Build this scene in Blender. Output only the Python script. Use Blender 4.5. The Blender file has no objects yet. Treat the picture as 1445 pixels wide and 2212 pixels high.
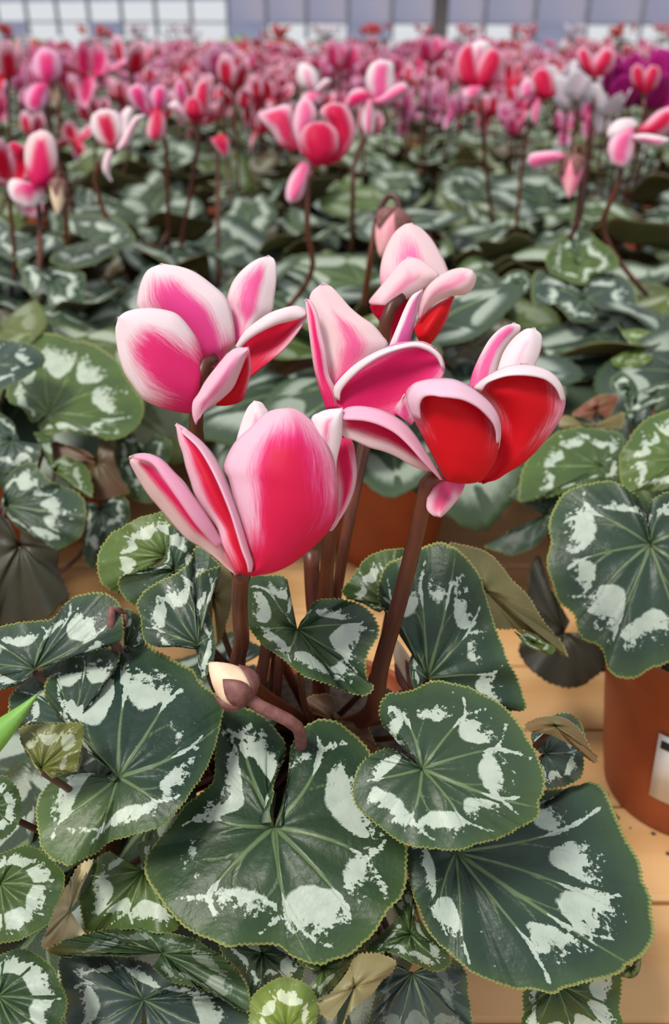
import bpy, math, random
import numpy as np
from mathutils import Vector, Matrix
random.seed(7); np.random.seed(7)
SC = bpy.context.scene
COL = SC.collection

# ------------------------------------------------------------------ camera
W, H = 1445.0, 2212.0
F = (H/2)/math.tan(math.radians(30.0))
PITCH = math.radians(29.2)
CAM = np.array([0.0, 0.0, 0.42])
SP, CP = math.sin(PITCH), math.cos(PITCH)
cd = bpy.data.cameras.new('camera'); cam = bpy.data.objects.new('camera', cd); COL.objects.link(cam)
cam.location = CAM; cam.rotation_euler = (math.pi/2-PITCH, 0, 0)
cd.sensor_fit = 'VERTICAL'; cd.sensor_height = 36.0; cd.lens = 18.0/math.tan(math.radians(30.0))
cd.clip_start = 0.01; cd.clip_end = 200
cd.dof.use_dof = True; cd.dof.focus_distance = 0.335; cd.dof.aperture_fstop = 9.0
SC.camera = cam

# ------------------------------------------------------------------ light
wd = bpy.data.worlds.new('world'); SC.world = wd; wd.use_nodes = True
bg = wd.node_tree.nodes['Background']; bg.inputs[0].default_value = (0.93, 0.96, 1.0, 1); bg.inputs[1].default_value = 0.72
sd = bpy.data.lights.new('sun', 'SUN'); sun = bpy.data.objects.new('sun', sd); COL.objects.link(sun)
sd.energy = 2.9; sd.angle = math.radians(14); sd.color = (1.0, 0.95, 0.86)
sun.rotation_euler = (math.radians(16), math.radians(-24), 0); sun.location = (0, 0, 3)
vs = SC.view_settings
vs.view_transform = 'Standard'; vs.look = 'None'; vs.gamma = 1.0; vs.use_curve_mapping = False
vs.exposure = 0.1

# ------------------------------------------------------------------ node helpers
def new_mat(name):
    m = bpy.data.materials.new(name); m.use_nodes = True
    nt = m.node_tree; nt.nodes.clear()
    out = nt.nodes.new('ShaderNodeOutputMaterial')
    p = nt.nodes.new('ShaderNodeBsdfPrincipled'); nt.links.new(p.outputs[0], out.inputs[0])
    return m, nt, p, out
class G:
    def __init__(s, nt): s.nt = nt
    def lk(s, sock, v):
        if hasattr(v, 'is_linked') or isinstance(v, bpy.types.NodeSocket): s.nt.links.new(v, sock)
        else: sock.default_value = v
    def math(s, op, a, b=0.0, c=0.0, clamp=False):
        n = s.nt.nodes.new('ShaderNodeMath'); n.operation = op; n.use_clamp = clamp
        s.lk(n.inputs[0], a); s.lk(n.inputs[1], b); s.lk(n.inputs[2], c); return n.outputs[0]
    def step(s, v, a, b):
        n = s.nt.nodes.new('ShaderNodeMapRange'); n.interpolation_type = 'SMOOTHSTEP'
        s.lk(n.inputs[0], v); n.inputs[1].default_value = a; n.inputs[2].default_value = b
        return n.outputs[0]
    def mix(s, f, a, b):
        n = s.nt.nodes.new('ShaderNodeMix'); n.data_type = 'RGBA'
        s.lk(n.inputs[0], f)
        for i, v in ((6, a), (7, b)):
            if isinstance(v, tuple): n.inputs[i].default_value = (*v, 1) if len(v) == 3 else v
            else: s.nt.links.new(v, n.inputs[i])
        return n.outputs[2]
    def attr(s, name):
        n = s.nt.nodes.new('ShaderNodeAttribute'); n.attribute_name = name
        return n.outputs['Color'], n.outputs['Alpha'], n.outputs['Vector']
    def sep(s, c):
        n = s.nt.nodes.new('ShaderNodeSeparateXYZ'); s.nt.links.new(c, n.inputs[0]); return n.outputs
    def comb(s, x, y, z):
        n = s.nt.nodes.new('ShaderNodeCombineXYZ')
        for i, v in enumerate((x, y, z)): s.lk(n.inputs[i], v)
        return n.outputs[0]
    def noise(s, vec, scale, detail=3.0, rough=0.55):
        n = s.nt.nodes.new('ShaderNodeTexNoise'); s.nt.links.new(vec, n.inputs['Vector'])
        n.inputs['Scale'].default_value = scale; n.inputs['Detail'].default_value = detail
        n.inputs['Roughness'].default_value = rough; return n.outputs[0]
    def objco(s):
        return s.nt.nodes.new('ShaderNodeTexCoord').outputs['Object']
    def bump(s, h, strength, dist):
        n = s.nt.nodes.new('ShaderNodeBump'); n.inputs['Strength'].default_value = strength
        n.inputs['Distance'].default_value = dist; s.nt.links.new(h, n.inputs['Height']); return n.outputs[0]

def two_sided(nt, p, out, col, amount):
    t = nt.nodes.new('ShaderNodeBsdfTranslucent'); nt.links.new(col, t.inputs[0])
    mx = nt.nodes.new('ShaderNodeMixShader'); mx.inputs[0].default_value = amount
    nt.links.new(p.outputs[0], mx.inputs[1]); nt.links.new(t.outputs[0], mx.inputs[2]); nt.links.new(mx.outputs[0], out.inputs[0])

def leaf_material():
    m, nt, p, out = new_mat('cyclamen_leaf'); g = G(nt)
    c, tone, v = g.attr('fa'); x = g.sep(v); sil, vein, rr = x[0], x[1], x[2]
    cb, gr, vb = g.attr('fb'); y = g.sep(vb); amt, red, light = y[0], y[1], y[2]
    oc = g.objco()
    n1 = g.math('SUBTRACT', g.noise(oc, 260, 5, 0.62), 0.5)
    n2 = g.noise(oc, 45, 3)
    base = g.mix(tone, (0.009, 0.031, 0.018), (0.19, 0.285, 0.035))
    base = g.mix(g.math('MULTIPLY', g.step(n2, 0.4, 0.75), 0.5), base, (0.026, 0.066, 0.036))
    base = g.mix(g.math('MULTIPLY', gr, 0.75), base, (0.052, 0.074, 0.076))
    base = g.mix(red, base, (0.13, 0.035, 0.02))
    edge = g.step(rr, 0.80, 1.0)
    base = g.mix(g.math('MULTIPLY', edge, 0.30), base, (0.085, 0.15, 0.04))
    vm = g.step(g.math('ADD', vein, g.math('MULTIPLY', n1, 0.5)), -0.15, 0.5)
    base = g.mix(g.math('MULTIPLY', vm, 0.42), base, (0.26, 0.36, 0.16))
    outer = g.math('ADD', g.math('MULTIPLY', g.step(rr, 0.45, 0.8), 0.34), 0.05)
    n3 = g.math('SUBTRACT', g.noise(oc, 620, 4, 0.65), 0.5)
    s2 = g.math('ADD', g.math('ADD', sil, g.math('MULTIPLY', n1, outer)), g.math('MULTIPLY', g.math('MULTIPLY', n3, 0.22), g.step(rr, 0.5, 0.72)))
    sm = g.math('MULTIPLY', g.step(s2, -0.004, 0.022), amt)
    spk = g.step(g.noise(oc, 420, 2), 0.73, 0.78)
    sm = g.math('MAXIMUM', sm, g.math('MULTIPLY', spk, 0.5))
    silc = g.mix(tone, (0.45, 0.53, 0.46), (0.55, 0.60, 0.37))
    silc = g.mix(g.step(g.noise(oc, 110, 4), 0.35, 0.75), silc, (0.38, 0.45, 0.39))
    base = g.mix(sm, base, silc)
    rim = g.step(rr, 0.972, 0.998)
    base = g.mix(g.math('MULTIPLY', rim, 0.8), base, g.mix(red, (0.38, 0.40, 0.12), (0.42, 0.16, 0.11)))
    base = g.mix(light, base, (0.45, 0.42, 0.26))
    nt.links.new(base, p.inputs['Base Color'])
    p.inputs['Roughness'].default_value = 0.40; p.inputs['Specular IOR Level'].default_value = 0.36
    h = g.math('ADD', g.math('MULTIPLY', vm, -0.6), g.math('ADD', g.math('MULTIPLY', n1, 0.5), g.math('MULTIPLY', g.noise(oc, 90, 3), 1.2)))
    nt.links.new(g.bump(h, 0.5, 0.0012), p.inputs['Normal'])
    two_sided(nt, p, out, base, 0.10)
    return m
def under_material():
    m, nt, p, out = new_mat('leaf_underside'); g = G(nt)
    c, tone, v = g.attr('fa'); x = g.sep(v); vein, rr = x[1], x[2]
    cb, gr, vb = g.attr('fb'); yy = g.sep(vb); red, lightu = yy[1], yy[2]
    oc = g.objco()
    base = g.mix(red, (0.20, 0.165, 0.055), (0.20, 0.045, 0.022))
    base = g.mix(g.step(g.noise(oc, 60, 3), 0.3, 0.8), base, (0.13, 0.13, 0.05))
    base = g.mix(g.math('MULTIPLY', g.step(vein, -0.4, 0.5), 0.35), base, (0.27, 0.22, 0.10))
    base = g.mix(g.math('MULTIPLY', g.step(rr, 0.955, 0.99), 0.7), base, (0.48, 0.40, 0.16))
    base = g.mix(g.math('MULTIPLY', gr, 0.97), base, (0.018, 0.018, 0.013))  # near-black tint, paints shade into the overhung leaves of the side plants
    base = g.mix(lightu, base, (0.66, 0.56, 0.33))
    nt.links.new(base, p.inputs['Base Color']); p.inputs['Roughness'].default_value = 0.5
    nt.links.new(g.bump(g.noise(oc, 120, 4), 0.25, 0.001), p.inputs['Normal'])
    two_sided(nt, p, out, base, 0.15)
    return m
def petal_material():
    m, nt, p, out = new_mat('cyclamen_petal'); g = G(nt)
    pa, seed, v = g.attr('pa'); x = g.sep(v); s, t, e = x[0], x[1], x[2]
    cc, wid, _ = g.attr('pc'); mc, deep, _ = g.attr('pm')
    vec = g.comb(g.math('MULTIPLY', t, 9.0), g.math('MULTIPLY', s, 1.3), g.math('MULTIPLY', seed, 37.0))
    n = g.math('SUBTRACT', g.noise(vec, 2.6, 4, 0.6), 0.5)
    nf = g.math('SUBTRACT', g.noise(vec, 9.0, 3, 0.6), 0.5)
    k = g.math('SUBTRACT', g.math('ADD', e, g.math('ADD', g.math('MULTIPLY', n, 0.42), g.math('MULTIPLY', nf, 0.46))), wid)
    mask = g.step(k, -0.24, 0.30)
    col = g.mix(mask, mc, cc)
    dm = g.math('MULTIPLY', g.math('MULTIPLY', g.step(g.math('ADD', k, g.math('MULTIPLY', g.math('SUBTRACT', 1.0, s), 0.35)), 0.12, 0.62), deep), 1.0)
    col = g.mix(dm, col, (0.66, 0.004, 0.012))
    col = g.mix(g.math('MULTIPLY', g.step(nf, 0.06, 0.3), 0.18), col, g.mix(mask, (0.80, 0.35, 0.55), (0.45, 0.0, 0.08)))
    nt.links.new(col, p.inputs['Base Color'])
    p.inputs['Roughness'].default_value = 0.5; p.inputs['Specular IOR Level'].default_value = 0.18
    p.inputs['Sheen Weight'].default_value = 0.04
    nt.links.new(g.bump(g.math('ADD', nf, g.math('MULTIPLY', n, 0.6)), 0.10, 0.0012), p.inputs['Normal'])
    two_sided(nt, p, out, col, 0.28)
    return m
def simple(name, c1, c2, scale, rough=0.5, stretch=None, bump=0.0, bd=0.001, lo=0.35, hi=0.65, spec=0.5):
    m, nt, p, out = new_mat(name); g = G(nt); oc = g.objco()
    if stretch:
        mp = nt.nodes.new('ShaderNodeMapping'); nt.links.new(oc, mp.inputs[0]); mp.inputs['Scale'].default_value = stretch; oc = mp.outputs[0]
    n = g.noise(oc, scale, 4)
    nt.links.new(g.mix(g.step(n, lo, hi), c1, c2), p.inputs['Base Color'])
    p.inputs['Roughness'].default_value = rough; p.inputs['Specular IOR Level'].default_value = spec
    if bump: nt.links.new(g.bump(n, bump, bd), p.inputs['Normal'])
    return m
M_LEAF = leaf_material(); M_UNDER = under_material(); M_PETAL = petal_material()
M_STALK = simple('stalk_maroon', (0.055, 0.011, 0.006), (0.135, 0.033, 0.011), 55, 0.42, (1, 1, 0.15), 0.1)
M_PETIOLE = simple('petiole_brown', (0.045, 0.014, 0.009), (0.08, 0.03, 0.014), 60, 0.5)
M_BUDSTALK = simple('bud_stalk_purple', (0.15, 0.055, 0.05), (0.22, 0.09, 0.08), 300, 0.6, None, 0.2, 0.0005)
M_CALYX = simple('calyx_green_brown', (0.14, 0.06, 0.03), (0.24, 0.16, 0.06), 150, 0.6)
M_CREAM = simple('bud_cream', (0.72, 0.50, 0.34), (0.85, 0.66, 0.48), 80, 0.55, (1, 1, 0.2))
M_TERRA = simple('terracotta_plastic', (0.30, 0.058, 0.014), (0.36, 0.078, 0.02), 25, 0.55, None, 0.05)
M_SOIL = simple('potting_soil', (0.014, 0.009, 0.006), (0.05, 0.03, 0.018), 220, 0.95, None, 0.8, 0.004)
M_TABLE = simple('bench_plank_tan', (0.60, 0.335, 0.135), (0.70, 0.42, 0.19), 6, 0.55, (0.4, 5, 5), 0.05, 0.001)
M_FLOOR = simple('floor_concrete', (0.20, 0.19, 0.18), (0.28, 0.27, 0.25), 3, 0.85)
M_FRAME = simple('frame_grey_metal', (0.16, 0.17, 0.22), (0.20, 0.21, 0.27), 5, 0.5)
M_POST = simple('post_dark_grey', (0.07, 0.065, 0.08), (0.10, 0.095, 0.11), 5, 0.6)
M_WHITE = simple('label_white', (0.85, 0.84, 0.82), (0.8, 0.79, 0.78), 30, 0.5)
M_BLACK = simple('label_black_ink', (0.02, 0.02, 0.03), (0.03, 0.03, 0.04), 30, 0.5)
M_CRUMB = simple('soil_crumb', (0.03, 0.015, 0.008), (0.08, 0.04, 0.02), 300, 0.9)
M_GRASS = simple('blade_green', (0.16, 0.36, 0.06), (0.22, 0.46, 0.09), 60, 0.45)
def film():
    m, nt, p, out = new_mat('wall_film'); g = G(nt); oc = g.objco()
    n = g.noise(oc, 0.9, 3)
    col = g.mix(g.step(n, 0.3, 0.7), (0.42, 0.47, 0.66), (0.60, 0.58, 0.70))
    nt.links.new(col, p.inputs['Base Color']); p.inputs['Roughness'].default_value = 0.6
    two_sided(nt, p, out, col, 0.55); return m
M_FILM = film()

# ------------------------------------------------------------------ object helpers
def mesh_obj(name, me, mats, parent=None):
    for m in mats: 
        if m.name not in [x.name for x in me.materials if x]: me.materials.append(m)
    o = bpy.data.objects.new(name, me); COL.objects.link(o)
    if parent is not None: o.parent = parent
    return o
def mesh(name, verts, faces, smooth=True, attrs=None, midx=None):
    me = bpy.data.meshes.new(name); me.from_pydata([tuple(map(float, v)) for v in verts], [], faces)
    if smooth: me.polygons.foreach_set('use_smooth', [True]*len(me.polygons))
    if attrs:
        for k, a in attrs.items():
            at = me.attributes.new(k, 'FLOAT_COLOR', 'POINT'); at.data.foreach_set('color', np.asarray(a, dtype=np.float32).ravel())
    if midx is not None: me.polygons.foreach_set('material_index', np.asarray(midx, dtype=np.int32))
    me.update(); return me
def empty(name, loc, label=None, cat=None, group=None):
    o = bpy.data.objects.new(name, None); COL.objects.link(o); o.location = loc; o.empty_display_size = 0.02
    if label: o['label'] = label
    if cat: o['category'] = cat
    if group: o['group'] = group
    return o
def tag(o, label, cat, group=None):
    o['label'] = label; o['category'] = cat
    if group: o['group'] = group
def tube_mesh(pts, rad, n=10, name='tube'):
    pts = np.asarray(pts, float); rad = np.broadcast_to(np.asarray(rad, float), (len(pts),))
    V, Fc = [], []
    T = np.gradient(pts, axis=0); T /= np.linalg.norm(T, axis=1)[:, None]+1e-12
    a = np.array([0.31, 0.17, 0.93]); a = a if abs(T[0] @ a) < .9 else np.array([1., 0, 0])
    u = np.cross(T[0], a); u /= np.linalg.norm(u)
    for i in range(len(pts)):
        u = u - T[i]*(u @ T[i]); u /= np.linalg.norm(u); w = np.cross(T[i], u)
        for k in range(n):
            th = 2*math.pi*k/n; V.append(pts[i]+rad[i]*(math.cos(th)*u+math.sin(th)*w))
    for i in range(len(pts)-1):
        for k in range(n):
            Fc.append((i*n+k, i*n+(k+1) % n, (i+1)*n+(k+1) % n, (i+1)*n+k))
    Fc.append(tuple(range(n))[::-1]); Fc.append(tuple((len(pts)-1)*n+k for k in range(n)))
    return mesh(name, V, Fc)
def spline(P, n, closed=False):
    P = np.asarray(P, float); m = len(P)
    if closed: Q = np.vstack([P[-1:], P, P[:2]]); segs = m
    else: Q = np.vstack([2*P[0]-P[1], P, 2*P[-1]-P[-2]]); segs = m-1
    out = []
    sub = 12
    for i in range(segs):
        p0, p1, p2, p3 = Q[i], Q[i+1], Q[i+2], Q[i+3]
        for j in range(sub):
            t = j/sub
            out.append(0.5*((2*p1)+(-p0+p2)*t+(2*p0-5*p1+4*p2-p3)*t*t+(-p0+3*p1-3*p2+p3)*t**3))
    out.append(P[0] if closed else P[-1]); out = np.array(out)
    d = np.r_[0, np.cumsum(np.linalg.norm(np.diff(out, axis=0), axis=1))]
    q = np.linspace(0, d[-1], n)
    return np.stack([np.interp(q, d, out[:, k]) for k in range(out.shape[1])], 1)
def ray(p):
    p = np.asarray(p, float); xn = (p[..., 0]-W/2)/F; yn = (p[..., 1]-H/2)/F
    return np.stack([xn, CP-yn*SP, -SP-yn*CP], -1)
def unproj(p, z):
    return CAM + ray(p)*np.asarray(z)[..., None]
def at(px, py, z): return CAM + ray(np.array([px, py]))*z
class T:                                            # read-off helper: zoom crop -> photo pixels
    def __init__(s, x0, y0, k): s.o = np.array([x0, y0], float); s.k = k
    def __call__(s, *pts): return [tuple(s.o+np.array(p, float)/s.k) for p in pts]
def q(x0, y0, k): return T(x0, y0, k)

# ------------------------------------------------------------------ leaves
RS = np.r_[np.linspace(0, 0.42, 7), np.linspace(0.47, 0.93, 15), 0.965, 1.0]
def leaf_fields(U, R, K, rng, tone, amt, red, grey, light, ring=0.0, per=6.0, sw=0.0, forks=1.0):
    """silver marbling and vein fields in the leaf's own polar coordinates"""
    uk = (np.arange(K)+0.5)/K + rng.uniform(-.18, .18, K)/K
    sil = np.full(U.shape, -1.0); vein = np.full(U.shape, -1.0)
    for k in range(K):
        mid = (k == K//2)
        rend = 0.97 if mid else rng.uniform(.62, .80)
        bend = rng.uniform(-.05, .05)
        d = per*np.maximum(R, .05)*np.abs(U-(uk[k]+bend*R**2))
        w = (0.026 if mid else 0.019)*(1-.6*R)
        f = (w-d)/0.022
        f = np.where(R > rend, f-(R-rend)*14, f); vein = np.maximum(vein, f)
        rf = rng.uniform(.62, .74); r1 = rng.uniform(.48, .55)
        d = per*R*np.abs(U-(uk[k]+bend*R**2)); f = .030*(1.25-.8*R)-d
        f = np.where(R < r1+.12, f-(r1+.12-R)*.22, f); f = np.where((R > r1) & (R < rf+.02), f, -1)
        sil = np.maximum(sil, np.clip(f*6, -1, .13))
        for sgn in (-1, 1):
            c = rng.uniform(.05, .20)
            d = per*R*np.abs(U-(uk[k]+bend*rf**2+sgn*c*np.maximum(R-rf, 0)))
            re = rng.uniform(.80, .94) if rng.random() < .8*forks else rf
            f = (0.027*(1.30-.85*R)-d)
            f = np.where(R < rf, -1, f); f = np.where(R > re, f-(R-re)*.8, f)
            sil = np.maximum(sil, np.clip(f*6, -1, .13))
            if mid or rng.random() < .5:           # side veinlets nearer the hub
                r0 = rng.uniform(.25, .45)
                d = per*R*np.abs(U-(uk[k]+sgn*.13*np.maximum(R-r0, 0)))
                f = (0.018*(1-.6*R)-d)/0.022; f = np.where((R < r0), -1, f); f = np.where(R > r0+.25, f-(R-r0-.25)*14, f)
                vein = np.maximum(vein, f*.7)
    b = np.r_[0.02, uk, 0.98]
    for k in range(len(b)-1):
        m = (b[k]+b[k+1])/2; gp = (b[k+1]-b[k])/2*0.93
        x = (U-m)/gp
        rin = rng.uniform(.42, .56)+.17*np.abs(x)**2.2
        if ring: rin = .48+.03*np.abs(x)**2
        rout = rng.uniform(.66, .80)+ring*.04
        f = np.minimum(np.minimum(R-rin, (rout-R)*.7), (1-np.abs(x))*.34)
        if rng.random() < .10 and not ring: f = f-.06
        sil = np.maximum(sil, np.where(np.abs(x) <= 1, f, -1))
    sil = sil+sw
    fa = np.stack([sil, vein, R, np.broadcast_to(tone, U.shape)], -1)
    fb = np.stack([np.full(U.shape, amt), np.full(U.shape, red), np.full(U.shape, light), np.broadcast_to(grey, U.shape)], -1)
    return fa, fb
def shell(P, fa, fb, back, closed=False, keep=(0, 4, 10, 17, 23)):
    """P (Nu, Nr, 3) front grid; back = offset vectors; returns verts, faces, attrs, material index"""
    nu, nr = P.shape[:2]
    keep = [k for k in keep if k < nr-1]+[nr-1]
    V = P.reshape(-1, 3); A = fa.reshape(-1, 4); B = fb.reshape(-1, 4)
    Fc, mi = [], []
    I = np.arange(nu*nr).reshape(nu, nr)
    for r in range(nr-1):
        a, b, c, d = I[:-1, r], I[:-1, r+1], I[1:, r+1], I[1:, r]
        Fc += list(zip(a.tolist(), b.tolist(), c.tolist(), d.tolist()))
    mi += [0]*len(Fc)
    Q = P[:, keep]+back[:, keep]; off = nu*nr; nk = len(keep)
    V = np.vstack([V, Q.reshape(-1, 3)]); A = np.vstack([A, fa[:, keep].reshape(-1, 4)]); B = np.vstack([B, fb[:, keep].reshape(-1, 4)])
    J = off+np.arange(nu*nk).reshape(nu, nk); n0 = len(Fc)
    for r in range(nk-1):
        a, b, c, d = J[:-1, r], J[:-1, r+1], J[1:, r+1], J[1:, r]
        Fc += list(zip(d.tolist(), c.tolist(), b.tolist(), a.tolist()))
    a, b, c, d = I[:-1, -1], J[:-1, -1], J[1:, -1], I[1:, -1]
    Fc += list(zip(a.tolist(), b.tolist(), c.tolist(), d.tolist()))
    mi += [1]*(len(Fc)-n0)
    return V, Fc, A, B, mi
def orient_front(V, Fc, toward):
    """flip faces when the front does not face `toward`"""
    n = 0.0
    for f in Fc[len(Fc)//4:len(Fc)//2:7]:
        a, b, c = V[f[0]], V[f[1]], V[f[2]]; n += np.dot(np.cross(b-a, c-a), toward-a)
    return [tuple(reversed(f)) for f in Fc] if n < 0 else Fc
LSEED = [0]
def traced_patch(outline, hub, z, n, dome, wave, tone, amt, red, grey, light, K, ring, tooth=5.0, tgrad=None, closed=False, rng=None, bend=None):
    P2 = np.asarray(outline, float)
    per = np.sum(np.linalg.norm(np.diff(P2, axis=0), axis=1))
    nu = int(min(360, max(60, per/ (4.6 if z < .45 else 7.0))))
    O = spline(P2, nu)
    hub = np.asarray(hub, float)
    tan = np.gradient(O, axis=0); nor = np.stack([tan[:, 1], -tan[:, 0]], 1); nor /= np.linalg.norm(nor, axis=1)[:, None]+1e-9
    if np.mean(np.sum(nor*(O-hub), 1)) < 0: nor = -nor
    dist = np.linalg.norm(O-hub, axis=1)
    ampl = np.clip(dist/60-.3, 0, 1)
    tth = np.where(np.arange(nu) % 2 == 0, 1.0, -1.0)*1.7*(0.335/z)+rng.normal(0, .8, nu)
    lowf = np.interp(np.arange(nu), np.arange(0, nu+9, 9), rng.normal(0, 1, len(np.arange(0, nu+9, 9))))
    O = O+nor*((tth+lowf*1.6*(.335/z))*ampl)[:, None]
    R = RS[None, :]*np.ones((nu, 1)); U = np.linspace(0, 1, nu)[:, None]*np.ones((1, len(RS)))
    px = hub[None, None]+(O[:, None]-hub)*R[..., None]
    if bend is not None:                           # lets the notch widen towards the hub
        k0 = (np.exp(-U/.15)*4*R*(1-R))[..., None]; k1 = (np.exp(-(1-U)/.15)*4*R*(1-R))[..., None]
        px = px+k0*np.array(bend[0])+k1*np.array(bend[1])
    nn = np.array([n[0], n[1], 1.0]); P0 = at(hub[0], hub[1], z); rd = ray(px)
    den = rd @ nn
    zz = np.dot(nn, P0-CAM)/np.where(np.abs(den) < .12, np.sign(den)*.12, den)
    lim = z*.28; zz = z+np.clip(zz-z, -lim, lim)
    ph = rng.uniform(0, 6.28)
    zz = zz+dome*R**2*(dist/ dist.max())[:, None]**1.0+wave*R**2.2*np.sin(2*math.pi*K*.5*U+ph)+.45*wave*R**3*np.sin(2*math.pi*(K*1.3)*U+ph*2)
    zz = zz+.004*np.exp(-R/.10)*(z/.335)
    # quilting between veins
    zz = zz-.0009*np.sin(np.pi*K*U)**2*np.minimum(R*3, 1)*(1-R)*2
    P = unproj(px, zz)
    tg = np.full(U.shape, float(tone))
    if tgrad is not None:
        gx, gy, k = tgrad
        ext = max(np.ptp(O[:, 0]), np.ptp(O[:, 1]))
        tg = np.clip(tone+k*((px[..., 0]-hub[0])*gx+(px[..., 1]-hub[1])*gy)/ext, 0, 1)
    fa, fb = leaf_fields(U, R, K, rng, tg, amt, red, grey, light, ring)
    back = rd/np.linalg.norm(rd, axis=-1)[..., None]*0.0006*(z/.335)
    return P, fa, fb, back, P0
def leaf(plant, outline, hub, z, n=(0, -.4), dome=.006, wave=.0025, tone=.1, amt=1.0, red=0., grey=0., light=0., K=9, ring=0., under=False, tgrad=None, crown=None, extra=(), name='leaf', petiole=True, label=None, bend=None):
    LSEED[0] += 1; rng = np.random.default_rng(100+LSEED[0])
    org = np.array(plant.location)
    V, Fc, A, B, mi = [], [], [], [], []
    off = 0; P0 = None
    for j, a in enumerate([dict(outline=outline, hub=hub, z=z, n=n, dome=dome, wave=wave, tone=tone, amt=amt, red=red, grey=grey, light=light, K=K, ring=ring, tgrad=tgrad, bend=bend)]+list(extra)):
        d = dict(outline=outline, hub=hub, z=z, n=n, dome=dome, wave=wave, tone=tone, amt=amt, red=red, grey=grey, light=light, K=K, ring=ring, tgrad=None); d.update(a)
        un = d.pop('under', under)
        P, fa, fb, back, p0 = traced_patch(rng=rng, **d)
        v, f, aa, bb, m = shell(P, fa, fb, back)
        f = orient_front(v, f, CAM)
        if un: m = [1-x for x in m]
        V.append(v-org); A.append(aa); B.append(bb); Fc += [tuple(i+off for i in x) for x in f]; mi += m; off += len(v)
        if P0 is None: P0 = p0
    me = mesh(name, np.vstack(V), Fc, True, dict(fa=np.vstack(A), fb=np.vstack(B)), mi)
    o = mesh_obj(name, me, [M_LEAF, M_UNDER], plant)
    if label: o['label'] = label
    if petiole and crown is not None:
        c = np.asarray(crown); P1 = P0+np.array([0, 0, -.0015])
        mid = (P1+c)/2+np.array([0, 0, -.02]); away = P1*.8+c*.2+np.array([0, 0, -.024])
        pts = spline([P1+ray(np.asarray(hub, float))*.003, away, mid*.5+c*.5, c], 14)-org
        po = mesh_obj('petiole', tube_mesh(pts, np.linspace(.0013, .0018, 14), 8, 'petiole'), [M_PETIOLE], o)
    return o

# generic leaf in its own space: hub at origin, tip along +x, up +z
def generic_leaf_mesh(seed, tone=.1, amt=1., red=0., grey=.2, nu=96, rs=None, K=7, cup=.1, size=1.0, side=0):
    rng = np.random.default_rng(seed)
    rs = RS[::2] if rs is None else rs
    th = np.linspace(-math.pi+.12, math.pi-.12, nu)
    rad = (0.50+.14*np.cos(th)+.10*np.cos(2*th)-.02*np.cos(3*th)+.14*np.exp(-(th/.33)**2))
    rad *= 1+.02*np.interp(np.arange(nu), np.arange(0, nu+5, 5), rng.normal(0, 1, len(np.arange(0, nu+5, 5))))
    rad *= 1+.012*np.where(np.arange(nu) % 2 == 0, 1, -1)
    edge = np.clip((math.pi-.12-np.abs(th))/.35, .25, 1)**.5; rad = rad*edge
    R = rs[None]*np.ones((nu, 1)); U = np.linspace(0, 1, nu)[:, None]*np.ones((1, len(rs)))
    x = R*(rad*np.cos(th))[:, None]; y = R*(rad*np.sin(th))[:, None]
    ph = rng.uniform(0, 6.28)
    zz = -cup*rng.uniform(-.6, 2.2)*R**2*rad[:, None]+.05*R**2*np.sin(4*th+ph)[:, None]+.09*rng.uniform(-1, 1)*R**2*np.sin(2*th)[:, None]+.25*rng.uniform(-.3, 1)*R**2*(np.abs(np.sin(th))*rad)[:, None]-.05*np.exp(-R/.12)
    P = np.stack([x, y, zz], -1)*size
    fa, fb = leaf_fields(U, R, K, rng, tone, amt*.8, red, grey, 0., sw=.03, forks=.35)
    back = np.zeros_like(P); back[..., 2] = -.008*size
    v, f, A, B, m = shell(P, fa, fb, back, keep=(0, 3, 6, 9))
    f = orient_front(v, f, np.array([0, 0, 50.]))
    return v, f, A, B, m
def gl(seed, **k):
    v, f, A, B, m = generic_leaf_mesh(seed, **k)
    me = mesh('leaf', v, f, True, dict(fa=A, fb=B), m)
    me.materials.append(M_LEAF); me.materials.append(M_UNDER); return me

# ------------------------------------------------------------------ petals
def petal_grid_mesh(P, S, Tt, E, cc, mc, wid, deep, seed, thick, toward=None, rim=None):
    ns, nt = P.shape[:2]
    I = np.arange(ns*nt).reshape(ns, nt)
    V = P.reshape(-1, 3)
    du = np.gradient(P, axis=0); dv = np.gradient(P, axis=1); N = np.cross(du, dv); L = np.linalg.norm(N, axis=-1)[..., None]
    N = N/np.where(L < 1e-12, 1, L)
    if toward is not None and np.sum(N*(toward-P)) < 0: N = -N
    Bk = P-N*thick
    V = np.vstack([V, Bk.reshape(-1, 3)]); J = I+ns*nt
    Fc = []
    for i in range(ns-1):
        for j in range(nt-1):
            Fc.append((I[i, j], I[i+1, j], I[i+1, j+1], I[i, j+1])); Fc.append((J[i, j+1], J[i+1, j+1], J[i+1, j], J[i, j]))
    for i in range(ns-1):
        Fc.append((I[i, 0], J[i, 0], J[i+1, 0], I[i+1, 0])); Fc.append((I[i+1, -1], J[i+1, -1], J[i, -1], I[i, -1]))
    for j in range(nt-1):
        Fc.append((I[-1, j], J[-1, j], J[-1, j+1], I[-1, j+1])); Fc.append((I[0, j+1], J[0, j+1], J[0, j], I[0, j]))
    Fc = [tuple(int(x) for x in f) for f in Fc]
    one = np.ones(P.shape[:2])
    pa = np.stack([S, Tt, E, one*seed], -1).reshape(-1, 4)
    pc = np.concatenate([np.broadcast_to(cc, (*P.shape[:2], 3)), (one*wid)[..., None]], -1).reshape(-1, 4)
    pm = np.concatenate([np.broadcast_to(mc, (*P.shape[:2], 3)), (one*deep)[..., None]], -1).reshape(-1, 4)
    return V, Fc, np.vstack([pa, pa]), np.vstack([pc, pc]), np.vstack([pm, pm])
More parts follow.
